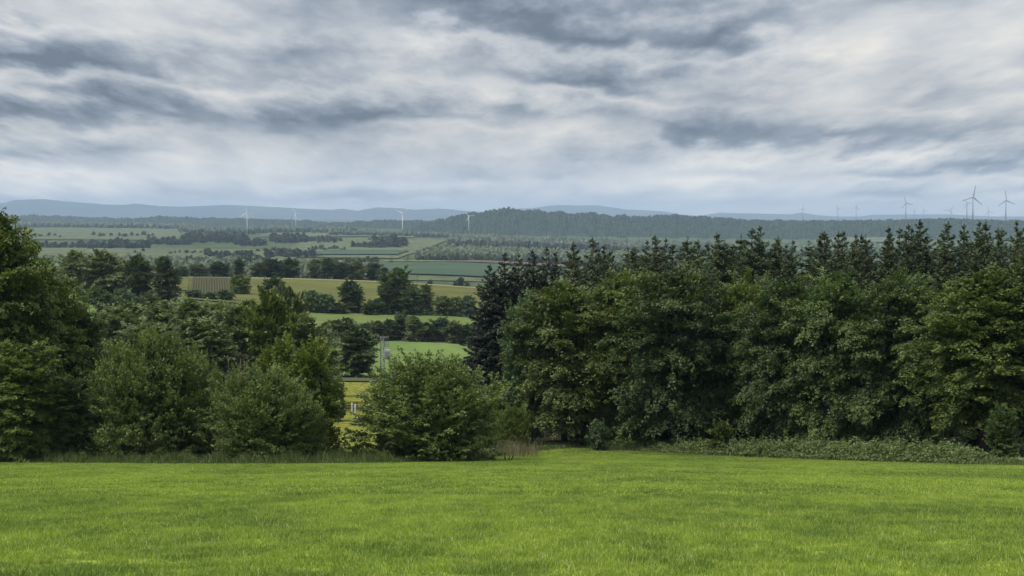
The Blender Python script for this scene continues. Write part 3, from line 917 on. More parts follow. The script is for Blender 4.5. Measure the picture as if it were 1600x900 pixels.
# acacia-like belt behind the left shrubs
BELT = [(172, 215, 478, 130), (205, 222, 462, 130), (252, 228, 458, 120), (300, 226, 455, 125), (345, 232, 462, 120), (388, 222, 458, 120),
        (300, 205, 485, 130), (235, 200, 495, 130), (330, 206, 490, 110), (478, 214, 478, 100), (505, 226, 505, 70)]
for i, (px, d, top, wd) in enumerate(BELT):
    where = ('front rank' if 6 <= i <= 8 else 'right end' if i > 8 else 'back rank')
    o = {0: 'first', 1: 'second', 2: 'third', 3: 'fourth', 4: 'fifth', 5: 'sixth', 7: 'first', 6: 'second', 8: 'third', 9: 'inner', 10: 'outermost'}[i]
    lb = ('thin-crowned tree, %s from the left in the %s of the belt' % (o, where)) if i < 9 else '%s thin-crowned tree at the %s of the belt' % (o, where)
    plant('acacia%d' % (i % 2), 'acacia_tree', px, d, top, None, wd, lb, 'tree', 'thin-crowned trees in the belt behind the shrubs', 'acacia')
plant('mid0', 'broadleaf_tree', 424, 205, 446, None, 95, 'fresh green broadleaf rising above the belt left of the gap', 'tree', None, 'bright')
plant('mid1', 'broadleaf_tree', 452, 240, 438, None, 70, 'grey-green broadleaf behind the fresh green one above the belt', 'tree', None, 'acacia')
plant('midbush', 'shrub', 520, 190, 590, None, 50, 'low shrub at the foot of the belt by the gap', 'shrub', None, 'oak')

# ------------------------------------------------------------------ middle distance
plant('mid0', 'oak_tree', 559, 302, 506, None, 78, 'round dark oak standing alone beside the transformer mast', 'tree', None, 'oak')
HEDGE = [(525, 498, 40), (543, 494, 36), (572, 503, 36), (592, 500, 40), (609, 497, 36), (628, 487, 42), (648, 492, 40), (668, 502, 36), (688, 494, 44),
         (708, 500, 36), (726, 506, 36), (745, 500, 40)]
for i, (px, top, wd) in enumerate(HEDGE):
    plant('mid%d' % (i % 3), 'hedge_tree', px, 447 + (i % 3) * 4, top, None, wd, 'bushy tree in the hedge behind the lone oak, %s from the left' % ORD[i],
          'tree', 'trees in the hedge behind the lone oak', ['acacia', 'lime', 'bluegreen'][i % 3])
SLOPE = [('mid1', 550, 560, 435, 52, 'oak', 'rounded tree standing left of the big dark clump on the slope'),
         ('mid2', 620, 562, 414, 66, 'oak', 'tallest tree of the dark clump on the dry slope'),
         ('mid0', 606, 556, 440, 44, 'oak', 'left tree of the dark clump on the dry slope'),
         ('mid1', 644, 556, 446, 48, 'oak', 'right tree of the dark clump on the dry slope'),
         ('acacia0', 667, 560, 440, 34, 'acacia', 'thin sparse tree just right of the dark clump'),
         ('mid2', 428, 545, 428, 40, 'lime', 'round green tree at the left end of the dry slope'),
         ('midbush', 486, 552, 452, 40, 'bluegreen', 'round bush left on the dry slope'),
         ('midbush', 508, 552, 458, 44, 'bluegreen', 'wide bush beside the round bush on the dry slope'),
         ('midbush', 528, 552, 472, 36, 'oak', 'low bush at the foot of the rounded tree'),
         ('midbush', 578, 552, 470, 34, 'oak', 'low bush between rounded tree and dark clump'),
         ('midbush', 590, 554, 465, 34, 'oak', 'low bush touching the dark clump from the left'),
         ('midbush', 692, 556, 461, 40, 'acacia', 'bush right of the thin sparse tree'),
         ('midbush', 712, 556, 463, 36, 'acacia', 'small bush in the row right of the dark clump'),
         ('midbush', 730, 556, 460, 36, 'bluegreen', 'rightmost bush of the row by the spruces')]
for k, px, d, top, wd, mt, lb in SLOPE:
    plant(k, 'tree' if 'bush' not in k else 'bush', px, d, top, None, wd, lb, 'bush' if 'bush' in k else 'tree', None, mt)
CREST = [(310, 412, 40), (342, 407, 44), (374, 402, 30), (404, 408, 36), (425, 403, 44), (453, 402, 40), (492, 402, 34), (512, 400, 42), (532, 408, 34),
         (556, 405, 40), (582, 408, 40), (600, 416, 30), (283, 414, 34)]
for i, (px, top, wd) in enumerate(sorted(CREST)):
    plant(['acacia0', 'mid0', 'mid2', 'acacia1'][i % 4], 'crest_tree', px, 850 + 12 * (i % 4), top, None, wd,
          'tree behind the straw-coloured crest line, %s from the left' % ORD[i], 'tree', 'trees behind the crest', ['oak', 'acacia', 'lime_dark'][i % 3])
LEFTROW = [('acacia1', 116, 480, 385, 60, 'acacia', 'tall pale tree, leftmost of the row left of the ploughed field'),
           ('mid0', 164, 476, 388, 84, 'acacia', 'broad tree second in the row left of the ploughed field'),
           ('mid1', 214, 470, 394, 62, 'oak', 'dark tree third in the row left of the ploughed field'),
           ('acacia0', 259, 468, 394, 64, 'lime', 'tree with visible trunk nearest the ploughed field'),
           ('mid2', 140, 500, 420, 40, 'acacia', 'small tree filling between the two leftmost row trees'),
           ('midbush', 150, 462, 446, 44, 'lime', 'bush under the broad tree of the left row'),
           ('midbush', 190, 458, 450, 50, 'bluegreen', 'bush under the dark tree of the left row'),
           ('midbush', 232, 458, 456, 48, 'acacia', 'bush under the tree with the visible trunk'),
           ('midbush', 170, 430, 458, 60, 'oak', 'wide bush in front of the left row'),
           ('midbush', 210, 425, 462, 60, 'oak', 'second wide bush in front of the left row'),
           ('midbush', 303, 590, 452, 34, 'oak', 'low bush hiding the left foot of the ploughed field'),
           ('midbush', 328, 588, 456, 34, 'lime', 'low bush hiding the middle foot of the ploughed field'),
           ('midbush', 352, 590, 452, 36, 'oak', 'low bush hiding the right foot of the ploughed field'),
           ('midbush', 375, 640, 428, 40, 'bright', 'thin bright bush covering the end of the ploughed field')]
for k, px, d, top, wd, mt, lb in LEFTROW:
    plant(k, 'tree' if 'bush' not in k else 'bush', px, d, top, None, wd, lb, 'bush' if 'bush' in k else 'tree', None, mt)
for i, (px, d, top, wd) in enumerate([(720, 1300, 432, 18), (712, 1290, 438, 14), (730, 1310, 440, 14), (672, 1250, 436, 16)]):
    single('low%d' % i, 'field_tree', px, d, top, None, wd, ['round tree alone in the green field left of the spruces', 'small bush left of the round field tree',
           'small bush right of the round field tree', 'pale bush beside the field power pole'][i], 'tree')

# ------------------------------------------------------------------ far trees: copses and hedges
COPSES = [  # px0, px1, base row, tree height px, count, conifer share, where
    (45, 100, 371, 6, 7, 0, 'scattered over the highest pale field at far left'),
    (145, 245, 371, 8, 14, 0.05, 'in the broken line across the highest pale field'),
    (45, 150, 388, 11, 22, 0.05, 'in the hedge left of the grazed field'),
    (140, 232, 389, 16, 26, 0.05, 'in the thick dark wood above the white cattle'),
    (230, 300, 382, 14, 20, 0, 'in the wood strip left of the leftmost turbine'),
    (290, 385, 379, 16, 30, 0, 'in the wood at the foot of the leftmost turbine'),
    (368, 416, 384, 13, 16, 0, 'in the dark copse right below the leftmost turbine'),
    (424, 480, 379, 15, 20, 0.1, 'in the copse below the radio mast'),
    (478, 532, 380, 11, 16, 0, 'in the copse right of the radio mast'),
    (550, 600, 388, 11, 14, 0, 'in the left part of the copse below the middle turbine'),
    (585, 632, 387, 20, 16, 0, 'in the tall part of the copse below the middle turbine'),
    (400, 470, 394, 8, 16, 0.3, 'in the hedge below the radio mast copse'),
    (415, 500, 403, 14, 22, 0.1, 'in the ragged hedge above the crest trees'),
    (480, 542, 392, 8, 12, 0, 'in the thin hedge in the middle of the valley'),
    (525, 590, 413, 12, 16, 0, 'in the dark hedge above the right crest trees'),
    (260, 320, 397, 6, 10, 0, 'dotted along the valley field edge left of centre'),
    (320, 400, 402, 12, 22, 0.1, 'in the valley hedge above the ploughed field'),
    (290, 360, 412, 12, 20, 0.05, 'in the valley wood behind the ploughed field'),
    (350, 425, 412, 14, 20, 0, 'in the valley wood behind the left crest trees'),
]
rc = random.Random(5)
for px0, px1, row, hp, n, con, where in COPSES:
    for i in range(n):
        px = px0 + (px1 - px0) * (i + rc.random()) / n
        d = dist_at(px, row + rc.uniform(-2.5, 0.8), 1250, 6500)
        key = 'lowcon' if rc.random() < con else 'low%d' % rc.randrange(4)
        h = hp * d / F * rc.uniform(0.65, 1.1)
        single(key, 'far_tree', px, d, None, h, rc.uniform(0.8, 1.25) * max(hp, 7), 'small far tree ' + where, 'tree', 'far trees ' + where)
for px, row, hp, wd, con, lb in [(611.5, 410, 12, 11, 1, 'dark pointed tree in front of the long forest, left of two'),
                                 (637, 408, 17, 13, 1, 'dark pointed tree at the left end of the long forest'),
                                 (624, 399, 8, 7, 1, 'small pointed tree above the two dark pointed trees'),
                                 (336, 399, 7, 10, 0, 'solitary round tree in the grazed field below the wood'),
                                 (224, 394, 7, 8, 0, 'small solitary tree right of the white cattle'),
                                 (211, 396, 6, 8, 0, 'small solitary tree below the white cattle'),
                                 (293, 396, 6, 8, 0, 'small round bush alone in the pale valley field')]:
    d = dist_at(px, row, 1250, 6500)
    single('lowcon' if con else 'low0', 'far_tree', px, d, None, hp * d / F, wd, lb, 'tree')


# woods that read as one mass
def forest(name, region, n, hmin, hmax, mat, seed, label):
    rng = np.random.default_rng(seed)
    bm = bmesh.new(); bmesh.ops.create_icosphere(bm, subdivisions=1 if region[0][1] > 2600 else 2, radius=1.0)
    bv = np.array([v.co[:] for v in bm.verts]); bf = np.array([[v.index for v in f.verts] for f in bm.faces]); bm.free()
    c = np.array(region, float)
    s, t = rng.random(n), rng.random(n)
    PD = ((1 - s) * (1 - t))[:, None] * c[0] + (s * (1 - t))[:, None] * c[1] + (s * t)[:, None] * c[2] + ((1 - s) * t)[:, None] * c[3]
    x = (PD[:, 0] - 800) / F * PD[:, 1]; y = PD[:, 1]
    z = height(x, y)
    h = hmin + (hmax - hmin) * rng.random(n); r = h * (0.26 + 0.14 * rng.random(n))
    jit = 1 + rng.normal(0, 0.17, (n, len(bv), 1))
    V = bv[None] * jit * np.stack([r, r, h * 0.52], 1)[:, None] + np.stack([x, y, z + h * 0.5], 1)[:, None]
    idx = bf[None] + (np.arange(n) * len(bv))[:, None, None]
    me = mesh_np(name, V.reshape(-1, 3), 3, idx.reshape(-1), False, np.repeat(rng.random(n) * 0.6 + 0.1, len(bv)))
    tag(new_obj(name, me, None, M[mat]), label, 'forest', None, 'stuff')


forest('forest', [(650, 2330), (1130, 2330), (1130, 2750), (662, 2700)], 900, 12, 18, 'far_tree', 1, 'dark front edge of the long forest in the middle distance')
forest('young_forest', [(665, 2700), (1150, 2750), (1150, 3500), (690, 3500)], 1200, 7, 11, 'acacia', 2, 'paler young growth in the middle of the long forest')
forest('forest', [(704, 3600), (1180, 3600), (1180, 4300), (706, 4300)], 1100, 18, 27, 'far_tree', 3, 'dark upper band of the long forest below the wooded hill')
forest('forest', [(1180, 3600), (1700, 3600), (1700, 4700), (1180, 4700)], 1000, 16, 26, 'far_tree', 4, 'bluish forest seen behind the spruces on the right')
forest('forest', [(30, 5900), (315, 5900), (300, 6400), (30, 6400)], 500, 18, 28, 'far_tree', 5, 'dark wood band above the highest pale field at far left')
forest('forest', [(405, 5200), (530, 5200), (560, 5700), (400, 5700)], 260, 18, 28, 'far_tree', 6, 'dark wood band behind the radio mast')
forest('forest', [(515, 4700), (700, 4700), (700, 5100), (520, 5100)], 300, 14, 20, 'far_tree', 7, 'low dark wood band behind the middle turbine')
forest('forest', [(280, 4900), (400, 4900), (420, 5700), (280, 5700)], 260, 14, 24, 'far_tree', 10, 'wood behind the leftmost turbine')
forest('valley_wood', [(40, 1180), (620, 1180), (590, 1750), (40, 1900)], 900, 8, 16, 'far_tree', 8, 'hazy valley wood behind the left tree row')

forest('forest', [(945, 1350), (1750, 1350), (1750, 2600), (1000, 2600)], 1000, 13, 22, 'far_tree', 11, 'bluish-green forest in the dip just behind the spruces')

# ------------------------------------------------------------------ wind turbines
def turbine(px, d, hub_py, hub_h, blade, angle, label, group, yaw=0.0, paint='white'):
    g = G(px, d)
    zh = ztop(hub_py, d)
    base = g.z
    hh = zh - base
    root = empty('wind_turbine', (g.x, g.y, base), yaw)
    tag(root, label, 'wind turbine', group)
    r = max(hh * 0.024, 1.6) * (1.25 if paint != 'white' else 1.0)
    new_obj('tower', MB().tube([(0, 0, -1), (0, 0, hh * 0.5), (0, 0, hh - 1.4)], [r, r * 0.75, r * 0.5], 14).mesh('tower', True), root, M[paint])
    nac = MB().tube([(0, -3.6, hh), (0, -2.5, hh), (0, 2.5, hh), (0, 5.5, hh + 0.2)], [1.3, 1.9, 1.9, 1.2], 10)
    new_obj('nacelle', nac.mesh('nacelle', True), root, M[paint])
    hb = MB().tube([(0, -6.0, hh), (0, -5.2, hh), (0, -3.7, hh)], [0.3, 1.2, 1.5], 10)
    new_obj('hub', hb.mesh('hub', True), root, M[paint])
    b = MB()
    n0 = 7
    for k in range(n0):                       # twisted, tapering blade along +Z
        f = k / (n0 - 1)
        chord = blade * (0.045 + 0.06 * math.sin(math.pi * min(1, f * 1.6 + 0.12)) * (1 - f) + 0.02)
        th = chord * (0.8 if k == 0 else 0.22)
        tw = 0.35 * (1 - f)
        for sx, sy in ((-0.4, 0), (0, -0.5), (0.6, 0), (0, 0.5)):
            x, y = sx * chord, sy * th
            b.v.append(Vector((x * math.cos(tw) - y * math.sin(tw), x * math.sin(tw) + y * math.cos(tw), 0.8 + (blade - 0.8) * f)))
    for k in range(n0 - 1):
        for s in range(4):
            b.f.append((k * 4 + s, k * 4 + (s + 1) % 4, k * 4 + 4 + (s + 1) % 4, k * 4 + 4 + s))
    b.f.append((0, 3, 2, 1)); b.f.append(tuple(n0 * 4 - 4 + s for s in range(4)))
    bl = b.mesh('blade')
    for k in range(3):
        o = new_obj('blade', bl, root, M[paint])
        o.location = (0, -4.6, hh)
        o.rotation_euler = (0, math.radians(angle + 120 * k), 0)
    return root


gl = 'wind turbines over the left valley'
gr = 'wind turbines on the right-hand ridge'
turbine(386.2, dist_at(386, 366, 3500, 6500), 333, 0, 30, 1, 'leftmost white wind turbine with one blade pointing straight up', gl)
turbine(462.3, dist_at(462, 359, 4500, 8500), 333.7, 0, 28, -30, 'white wind turbine standing beside the radio mast', gl)
turbine(629, dist_at(629, 368, 3500, 6500), 333, 0, 27, 54, 'white wind turbine with raised blades in the middle of the valley', gl)
turbine(732.5, dist_at(732, 364.5, 4500, 8500), 337.5, 0, 24, -38, 'white wind turbine in front of the wooded hill', gl)
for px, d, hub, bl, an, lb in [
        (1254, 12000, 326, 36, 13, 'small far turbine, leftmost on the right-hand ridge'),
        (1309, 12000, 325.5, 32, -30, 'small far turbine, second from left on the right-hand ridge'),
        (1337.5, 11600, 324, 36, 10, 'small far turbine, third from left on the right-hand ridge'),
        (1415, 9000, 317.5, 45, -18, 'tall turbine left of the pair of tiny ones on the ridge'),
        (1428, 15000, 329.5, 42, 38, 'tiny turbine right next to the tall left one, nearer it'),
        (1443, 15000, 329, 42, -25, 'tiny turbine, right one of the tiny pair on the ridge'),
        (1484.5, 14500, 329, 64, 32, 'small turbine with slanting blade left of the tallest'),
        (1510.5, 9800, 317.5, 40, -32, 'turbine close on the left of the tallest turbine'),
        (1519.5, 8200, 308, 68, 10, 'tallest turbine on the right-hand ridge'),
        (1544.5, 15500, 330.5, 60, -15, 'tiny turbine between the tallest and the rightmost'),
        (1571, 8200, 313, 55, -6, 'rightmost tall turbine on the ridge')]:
    turbine(px, d, hub, 0, bl, an, lb, gr, paint='turbine_backlit')

# radio mast beside a turbine
g = G(457, dist_at(457, 354, 5000, 9000)); d = g.y
hm = ztop(331, d) - g.z
root = tag(empty('radio_mast', g), 'grey lattice radio mast with a round platform left of a turbine', 'mast')
lm = MB()
for sx, sy in ((-1, -1), (1, -1), (1, 1), (-1, 1)):
    lm.tube([(sx * 2.2, sy * 2.2, -1), (sx * 1.0, sy * 1.0, hm * 0.8)], 0.45, 5)
for k in range(9):
    z0, z1 = hm * 0.8 * k / 9, hm * 0.8 * (k + 1) / 9
    w0, w1 = 2.2 - 1.2 * k / 9, 2.2 - 1.2 * (k + 1) / 9
    for s in (-1, 1):
        lm.tube([(-s * w0, -w0, z0), (s * w1, -w1, z1)], 0.25, 4)
        lm.tube([(-s * w0, w0, z0), (s * w1, w1, z1)], 0.25, 4)
new_obj('lattice_shaft', lm.mesh('lattice_shaft'), root, M['steel'])
new_obj('platform', MB().tube([(0, 0, hm * .60), (0, 0, hm * .62), (0, 0, hm * .70), (0, 0, hm * .72)], [2.5, 4.0, 4.0, 2.5], 14).mesh('platform'), root, M['steel'])
new_obj('antenna', MB().tube([(0, 0, hm * .78), (0, 0, hm * 0.9), (0, 0, hm)], [1.2, 1.0, 0.5], 8).mesh('antenna'), root, M['steel'])


# barns in the valley
def barn(px, row, w_, d_, h_, lb, lo=3000):
    g = G(px, dist_at(px, row, lo, 7500))
    r = tag(empty('barn', g, 0.15), lb, 'barn')
    new_obj('wall', MB().box((0, 0, h_ / 2 - 0.5), (w_, d_, h_ + 1)).mesh('wall'), r, M['wall'])
    b = MB()
    e = 0.8
    x, y, z = w_ / 2 + e, d_ / 2 + e, h_ + 0.05
    b.v = [Vector(p) for p in ((-x, -y, z), (x, -y, z), (x, y, z), (-x, y, z), (-x, 0, z + d_ * 0.35), (x, 0, z + d_ * 0.35))]
    b.f = [(0, 1, 5, 4), (2, 3, 4, 5), (0, 4, 3), (1, 2, 5), (0, 3, 2, 1)]
    new_obj('roof', b.mesh('roof'), r, M['roof'])
    new_obj('door', MB().box((w_ * 0.1, -d_ / 2 - 0.06, h_ * 0.35), (w_ * 0.2, 0.1, h_ * 0.7)).mesh('door'), r, M['darkwood'])


barn(397.5, 362.5, 16, 9, 6, 'pale little barn right of the leftmost turbine')
barn(431, 374, 22, 8, 4.5, 'long pale shed at the left of the radio mast copse')
barn(340, 358.5, 18, 10, 5, 'pale farm building left of the leftmost turbine')

# white cattle grazing
def cow_mesh():
    b = MB()
    b.tube([(-1.05, 0, 1.05), (-0.9, 0, 1.1), (-0.2, 0, 1.02), (0.5, 0, 1.08), (0.85, 0, 1.15)], [0.22, 0.40, 0.44, 0.40, 0.24], 8)
    b.tube([(0.8, 0, 1.15), (1.15, 0, 1.0), (1.35, 0, 0.7)], [0.24, 0.18, 0.14], 7)
    b.tube([(1.25, 0, 0.85), (1.55, 0, 0.45)], [0.16, 0.10], 7)
    for x, y in ((-0.8, -.22), (-0.8, .22), (0.6, -.2), (0.6, .2)):
        b.tube([(x, y, 0.95), (x - 0.04, y, 0.5), (x, y, 0)], [0.16, 0.09, 0.07], 6)
    b.tube([(-1.05, 0, 1.2), (-1.15, 0, 0.6)], [0.05, 0.03], 5)
    return b.mesh('cow', True)


cm_ = cow_mesh()
for i, (px, row) in enumerate([(143, 393.5), (149, 394), (152, 394), (199, 388.5), (209, 385.5), (211, 386), (216.5, 384.5), (229, 383.5)]):
    o = new_obj('cow', cm_, None, M['hide'])
    o.location = G(px, dist_at(px, row, 1800, 5000)) + Vector((0, 0, 2.0))
    o.location.z = float(height(o.location.x, o.location.y)) + 0.05 + o.location.y * 0.0007
    o.rotation_euler = (0, 0, rc.random() * 6.28)
    tag(o, 'white cow, a speck grazing in the pale valley field on the left', 'cow', 'white cattle in the valley field')

# ------------------------------------------------------------------ transformer mast
g = G(597.5, 312)
hm = ztop(527, 312) - g.z
root = tag(empty('transformer_mast', g), 'steel lattice mast carrying a grey transformer box beside the lone oak', 'mast')
lm = MB()
wb = 0.42
for sx, sy in ((-1, -1), (1, -1), (1, 1), (-1, 1)):
    lm.tube([(sx * wb, sy * wb, -0.3), (sx * wb * 0.8, sy * wb * 0.8, hm)], 0.10, 5)
for k in range(9):
    z0, z1 = hm * k / 9, hm * (k + 1) / 9
    s = 1 if k % 2 else -1
    for yy in (-wb * 0.9, wb * 0.9):
        lm.tube([(-s * wb * 0.9, yy, z0), (s * wb * 0.9, yy, z1)], 0.05, 4)
        lm.tube([(yy, -s * wb * 0.9, z0), (yy, s * wb * 0.9, z1)], 0.05, 4)
new_obj('lattice', lm.mesh('lattice'), root, M['steel'])
new_obj('crossarm', MB().box((0.2, 0, hm + 0.06), (2.6, 0.3, 0.16)).mesh('crossarm'), root, M['steel'])
for x in (-0.9, 0.2, 1.3):
    new_obj('insulator', MB().tube([(x, 0, hm + 0.1), (x, 0, hm + 0.25), (x, 0, hm + 0.45)], [0.06, 0.13, 0.05], 7).mesh('insulator'), root, M['ceramic'])
sw = MB()
for z in (hm - 0.9, hm - 1.5, hm - 2.0):
    sw.box((1.0, -0.2, z), (1.2, 0.12, 0.12))
for x in (0.6, 1.0, 1.4):
    sw.tube([(x, -0.2, hm - 2.1), (x, -0.2, hm - 0.8)], 0.06, 6)
new_obj('switchgear', sw.mesh('switchgear'), root, M['steel'])
tb = new_obj('transformer_box', MB().box((1.15, -0.3, hm - 3.7), (1.35, 1.2, 1.9)).mesh('transformer_box'), root, M['grey'])
fin = MB()
for k in range(6):
    fin.box((0.65 + k * 0.2, -0.96, hm - 3.75), (0.05, 0.12, 1.5))
new_obj('cooling_fins', fin.mesh('cooling_fins'), tb, M['grey'])
new_obj('bracket', MB().box((0.95, -0.3, hm - 4.74), (1.9, 1.3, 0.12)).mesh('bracket'), root, M['steel'])
e = G(800, 330)
for k, y in enumerate((-0.4, 0.4)):
    a = Vector((g.x + 1.3, g.y + y, g.z + hm + 0.42)); b_ = Vector((e.x + 6, e.y + y, ztop(530, e.y)))
    pts = []
    for i in range(13):
        p = a.lerp(b_, i / 12); p.z -= 0.9 * 4 * (i / 12) * (1 - i / 12) * 0.6
        pts.append(p)
    tag(new_obj('power_line', MB().tube(pts, 0.02, 5).mesh('power_line'), None, M['darkwood']),
        'thin dark wire running right from the transformer mast', 'wire', 'wires from the transformer mast')

# power pole in the far field
g = G(652, 1150)
hp_ = ztop(430, 1150) - g.z
r = tag(empty('power_pole', g), 'thin wooden power pole with crossarm at the edge of the green field', 'pole')
new_obj('pole', MB().tube([(0, 0, -0.5), (0, 0, hp_)], [0.22, 0.15], 7).mesh('pole'), r, M['darkwood'])
new_obj('crossarm', MB().box((0, 0, hp_ - 0.7), (4.6, 0.25, 0.25)).mesh('crossarm'), r, M['darkwood'])

# fence in the gap
g = G(553, 212)
r = tag(empty('paddock_fence', g), 'dark weathered picket fence in the gap beside the big round bush', 'fence')
pk = MB().box((0, 0, 0.45), (0.10, 0.06, 1.15)).mesh('picket')
for i in range(7):
    o = new_obj('picket', pk, r, M['darkwood'])
    o.location = (-1.2 + i * 0.42, 0.03 * (i % 2), 0.1 + 0.06 * math.sin(i * 2.3))
    o.rotation_euler = (0, 0.04 * math.sin(i * 1.7), 0)
for z in (0.45, 0.9):
    new_obj('rail', MB().box((0.1, 0.1, z), (2.9, 0.08, 0.12)).mesh('rail'), r, M['darkwood'])
for i, (px, dd, lb) in enumerate([(550, 208, 'left white post standing in front of the picket fence'), (555, 205, 'right white post standing in front of the picket fence')]):
    o = new_obj('white_post', MB().tube([(0, 0, -0.2), (0, 0, 1.45), (0, 0, 1.55)], [0.11, 0.11, 0.05], 8).mesh('white_post'), None, M['white'])
    o.location = G(px, dd)
    tag(o, lb, 'post', 'white posts by the picket fence')
plant('midbush', 'shrub', 566, 185, 655, None, 60, 'low shrub under the fence at the left of the round bush', 'shrub', None, 'willow')

# broken stakes on the meadow's edge
for i, (px, hgt, lean, lb) in enumerate([(789.5, 0.75, -0.05, 'upright dark broken stake right of the big round bush'), (794, 0.55, 0.25, 'leaning dark stake in the middle of three by the round bush'),
                                         (798, 0.5, 0.4, 'shortest dark stake leaning right by the round bush')]):
    o = new_obj('broken_stake', MB().tube([(0, 0, -0.2), (lean * 0.5 * hgt, 0, hgt * 0.5), (lean * hgt, 0.02, hgt)], [0.07, 0.06, 0.03], 6).mesh('broken_stake'), None, M['darkwood'])
    o.location = G(px, 116)
    tag(o, lb, 'stake', 'broken stakes at the meadow edge')

# ------------------------------------------------------------------ undergrowth, grass
def blades_mesh(name, C, h, wdt, rng, lean=0.35, tint=None, heads=0.0):
    """upright bent blades: three triangles each, as quads + tip folded into quads"""
    n = len(C)
    a = rng.random(n) * 6.283
    wv = np.stack([np.cos(a), np.sin(a), np.zeros(n)], 1) * (wdt * 0.5)[:, None]
    b = rng.random(n) * 6.283
    ln = (np.abs(rng.normal(0, lean, n)) * h)[:, None]
    dv = np.stack([np.cos(b), np.sin(b), np.zeros(n)], 1) * ln
    up = np.array([0, 0, 1.0])[None] * h[:, None]
    V = np.empty((n, 6, 3))
    V[:, 0] = C - wv; V[:, 1] = C + wv
    V[:, 2] = C + wv * 0.8 + dv * 0.35 + up * 0.6
    V[:, 3] = C - wv * 0.8 + dv * 0.35 + up * 0.6
    V[:, 4] = C + wv * 0.12 + dv + up * (1 - 0.15 * lean)
    V[:, 5] = C - wv * 0.12 + dv + up * (1 - 0.15 * lean)
    base = np.arange(n)[:, None] * 6
    idx = np.concatenate([base + np.array([[0, 1, 2, 3]]), base + np.array([[3, 2, 4, 5]])], 1).reshape(-1)
    tn = rng.random(n) if tint is None else tint
    return mesh_np(name, V.reshape(-1, 3), 4, idx, True, np.repeat(tn, 6))


def strip_points(px0, px1, n, near, far, rng):
    px = px0 + (px1 - px0) * rng.random(n)
    d = np.interp(px, EDGE_PX, EDGE_D) + near + (far - near) * rng.random(n)
    x = (px - 800) / F * d
    return np.stack([x, d, height(x, d)], 1), px


rng = np.random.default_rng(99)
# rough verge under the left shrubs and in the gap
C, px = strip_points(-300, 830, 30000, -3.2, 7.0, rng)
hh = (0.55 + 0.55 * rng.random(len(C))) * np.interp(px, [-300, 420, 520, 640, 760, 830], [0.8, 0.9, 1.15, 1.05, 0.8, 0.5])
hh *= np.clip((C[:, 1] - np.interp(px, EDGE_PX, EDGE_D) + 3.4) / 3.6, 0.2, 1) * (1 + 0.35 * np.sin(px * 0.09 + 1.5 * np.sin(px * 0.037)) * np.sin(px * 0.021 + 0.4 * C[:, 1]))
tag(new_obj('rough_grass', blades_mesh('rough_grass', C, hh, 0.035 + 0.03 * rng.random(len(C)), rng, 0.3, rng.random(len(C)) ** 1.6), None, M['roughgrass']),
    'tall rough grass along the foot of the left shrubs', 'grass', None, 'stuff')
C, px = strip_points(820, 1660, 16000, -2.2, 1.8, rng)
hh = (0.25 + 0.45 * rng.random(len(C)) ** 1.5) * np.clip((C[:, 1] - np.interp(px, EDGE_PX, EDGE_D) + 2.4) / 2.6, 0.25, 1)
hh *= 1 + 0.4 * np.sin(px * 0.10 + 2 * np.sin(px * 0.04)) * np.sin(px * 0.027 + 0.6 * C[:, 1])
tag(new_obj('rough_grass', blades_mesh('rough_grass', C, hh, 0.03 + 0.03 * rng.random(len(C)), rng, 0.35, rng.random(len(C)) ** 2.0), None, M['roughgrass']),
    'ragged grass fringe in front of the nettle bank', 'grass', None, 'stuff')
# dry brown stalks between the bush and the wood
px = rng.normal(806, 19, 900); d = rng.uniform(124, 138, 900); x = (px - 800) / F * d
C = np.stack([x, d, height(x, d)], 1)
tag(new_obj('dry_stalks', blades_mesh('dry_stalks', C, rng.uniform(0.4, 1.7, 900), np.full(900, 0.03), rng, 0.25), None, M['dry']),
    'dry brown stalks between the big round bush and the wood', 'stalks', None, 'stuff')


def weeds(name, px0, px1, n, near, far, hfun, mat, seed, label, size=0.2):
    rng = np.random.default_rng(seed)
    C, px = strip_points(px0, px1, n, near, far, rng)
    k = 22
    hp = hfun(px) * (0.6 + 0.5 * rng.random(n)) * (0.95 + 0.3 * np.sin(px * 0.11 + 2 * np.sin(px * 0.031)) * np.sin(px * 0.043 + C[:, 1]))
    edge = np.clip((C[:, 1] - np.interp(px, EDGE_PX, EDGE_D) - near) / 1.8, 0.3, 1)
    hp = hp * edge
    l = rng.random((n, k)) ** 0.8
    P_ = np.repeat(C[:, None], k, 1) + rng.normal(0, 0.16, (n, k, 3)) * (1.2 - 0.5 * l)[..., None]
    P_[..., 2] = C[:, 2][:, None] + 0.05 + l * hp[:, None]
    N_ = np.array([0, 0, 1.0]) + rng.normal(0, 0.6, (n, k, 3))
    tn = 0.15 + 0.45 * rng.random((n, k)) + 0.35 * l + 0.3 * (rng.random(n)[:, None] - 0.5)
    me = leaves(name, P_.reshape(-1, 3), N_.reshape(-1, 3), size * (0.6 + 0.7 * rng.random(n * k)), tn.ravel(), rng)
    tag(new_obj(name, me, None, M[mat]), label, 'weeds', None, 'stuff')


weeds('nettles', 1000, 1640, 4400, -0.6, 6.5, lambda p: np.interp(p, [1000, 1120, 1400, 1500, 1560, 1640], [0.7, 1.5, 1.7, 1.5, 0.6, 0.4]), 'weed', 4,
      'long bank of grey-green nettles along the foot of the wood')
weeds('undergrowth', 840, 1070, 1100, 0.5, 7.0, lambda p: np.interp(p, [840, 900, 940, 1070], [0.25, 0.5, 1.2, 1.0]), 'lime', 5,
      'low green undergrowth at the left corner of the wood')
weeds('undergrowth', -250, 560, 1500, 4.0, 10.0, lambda p: 0.8 + 0 * p, 'lime_dark', 6, 'dark undergrowth beneath the left shrubs')

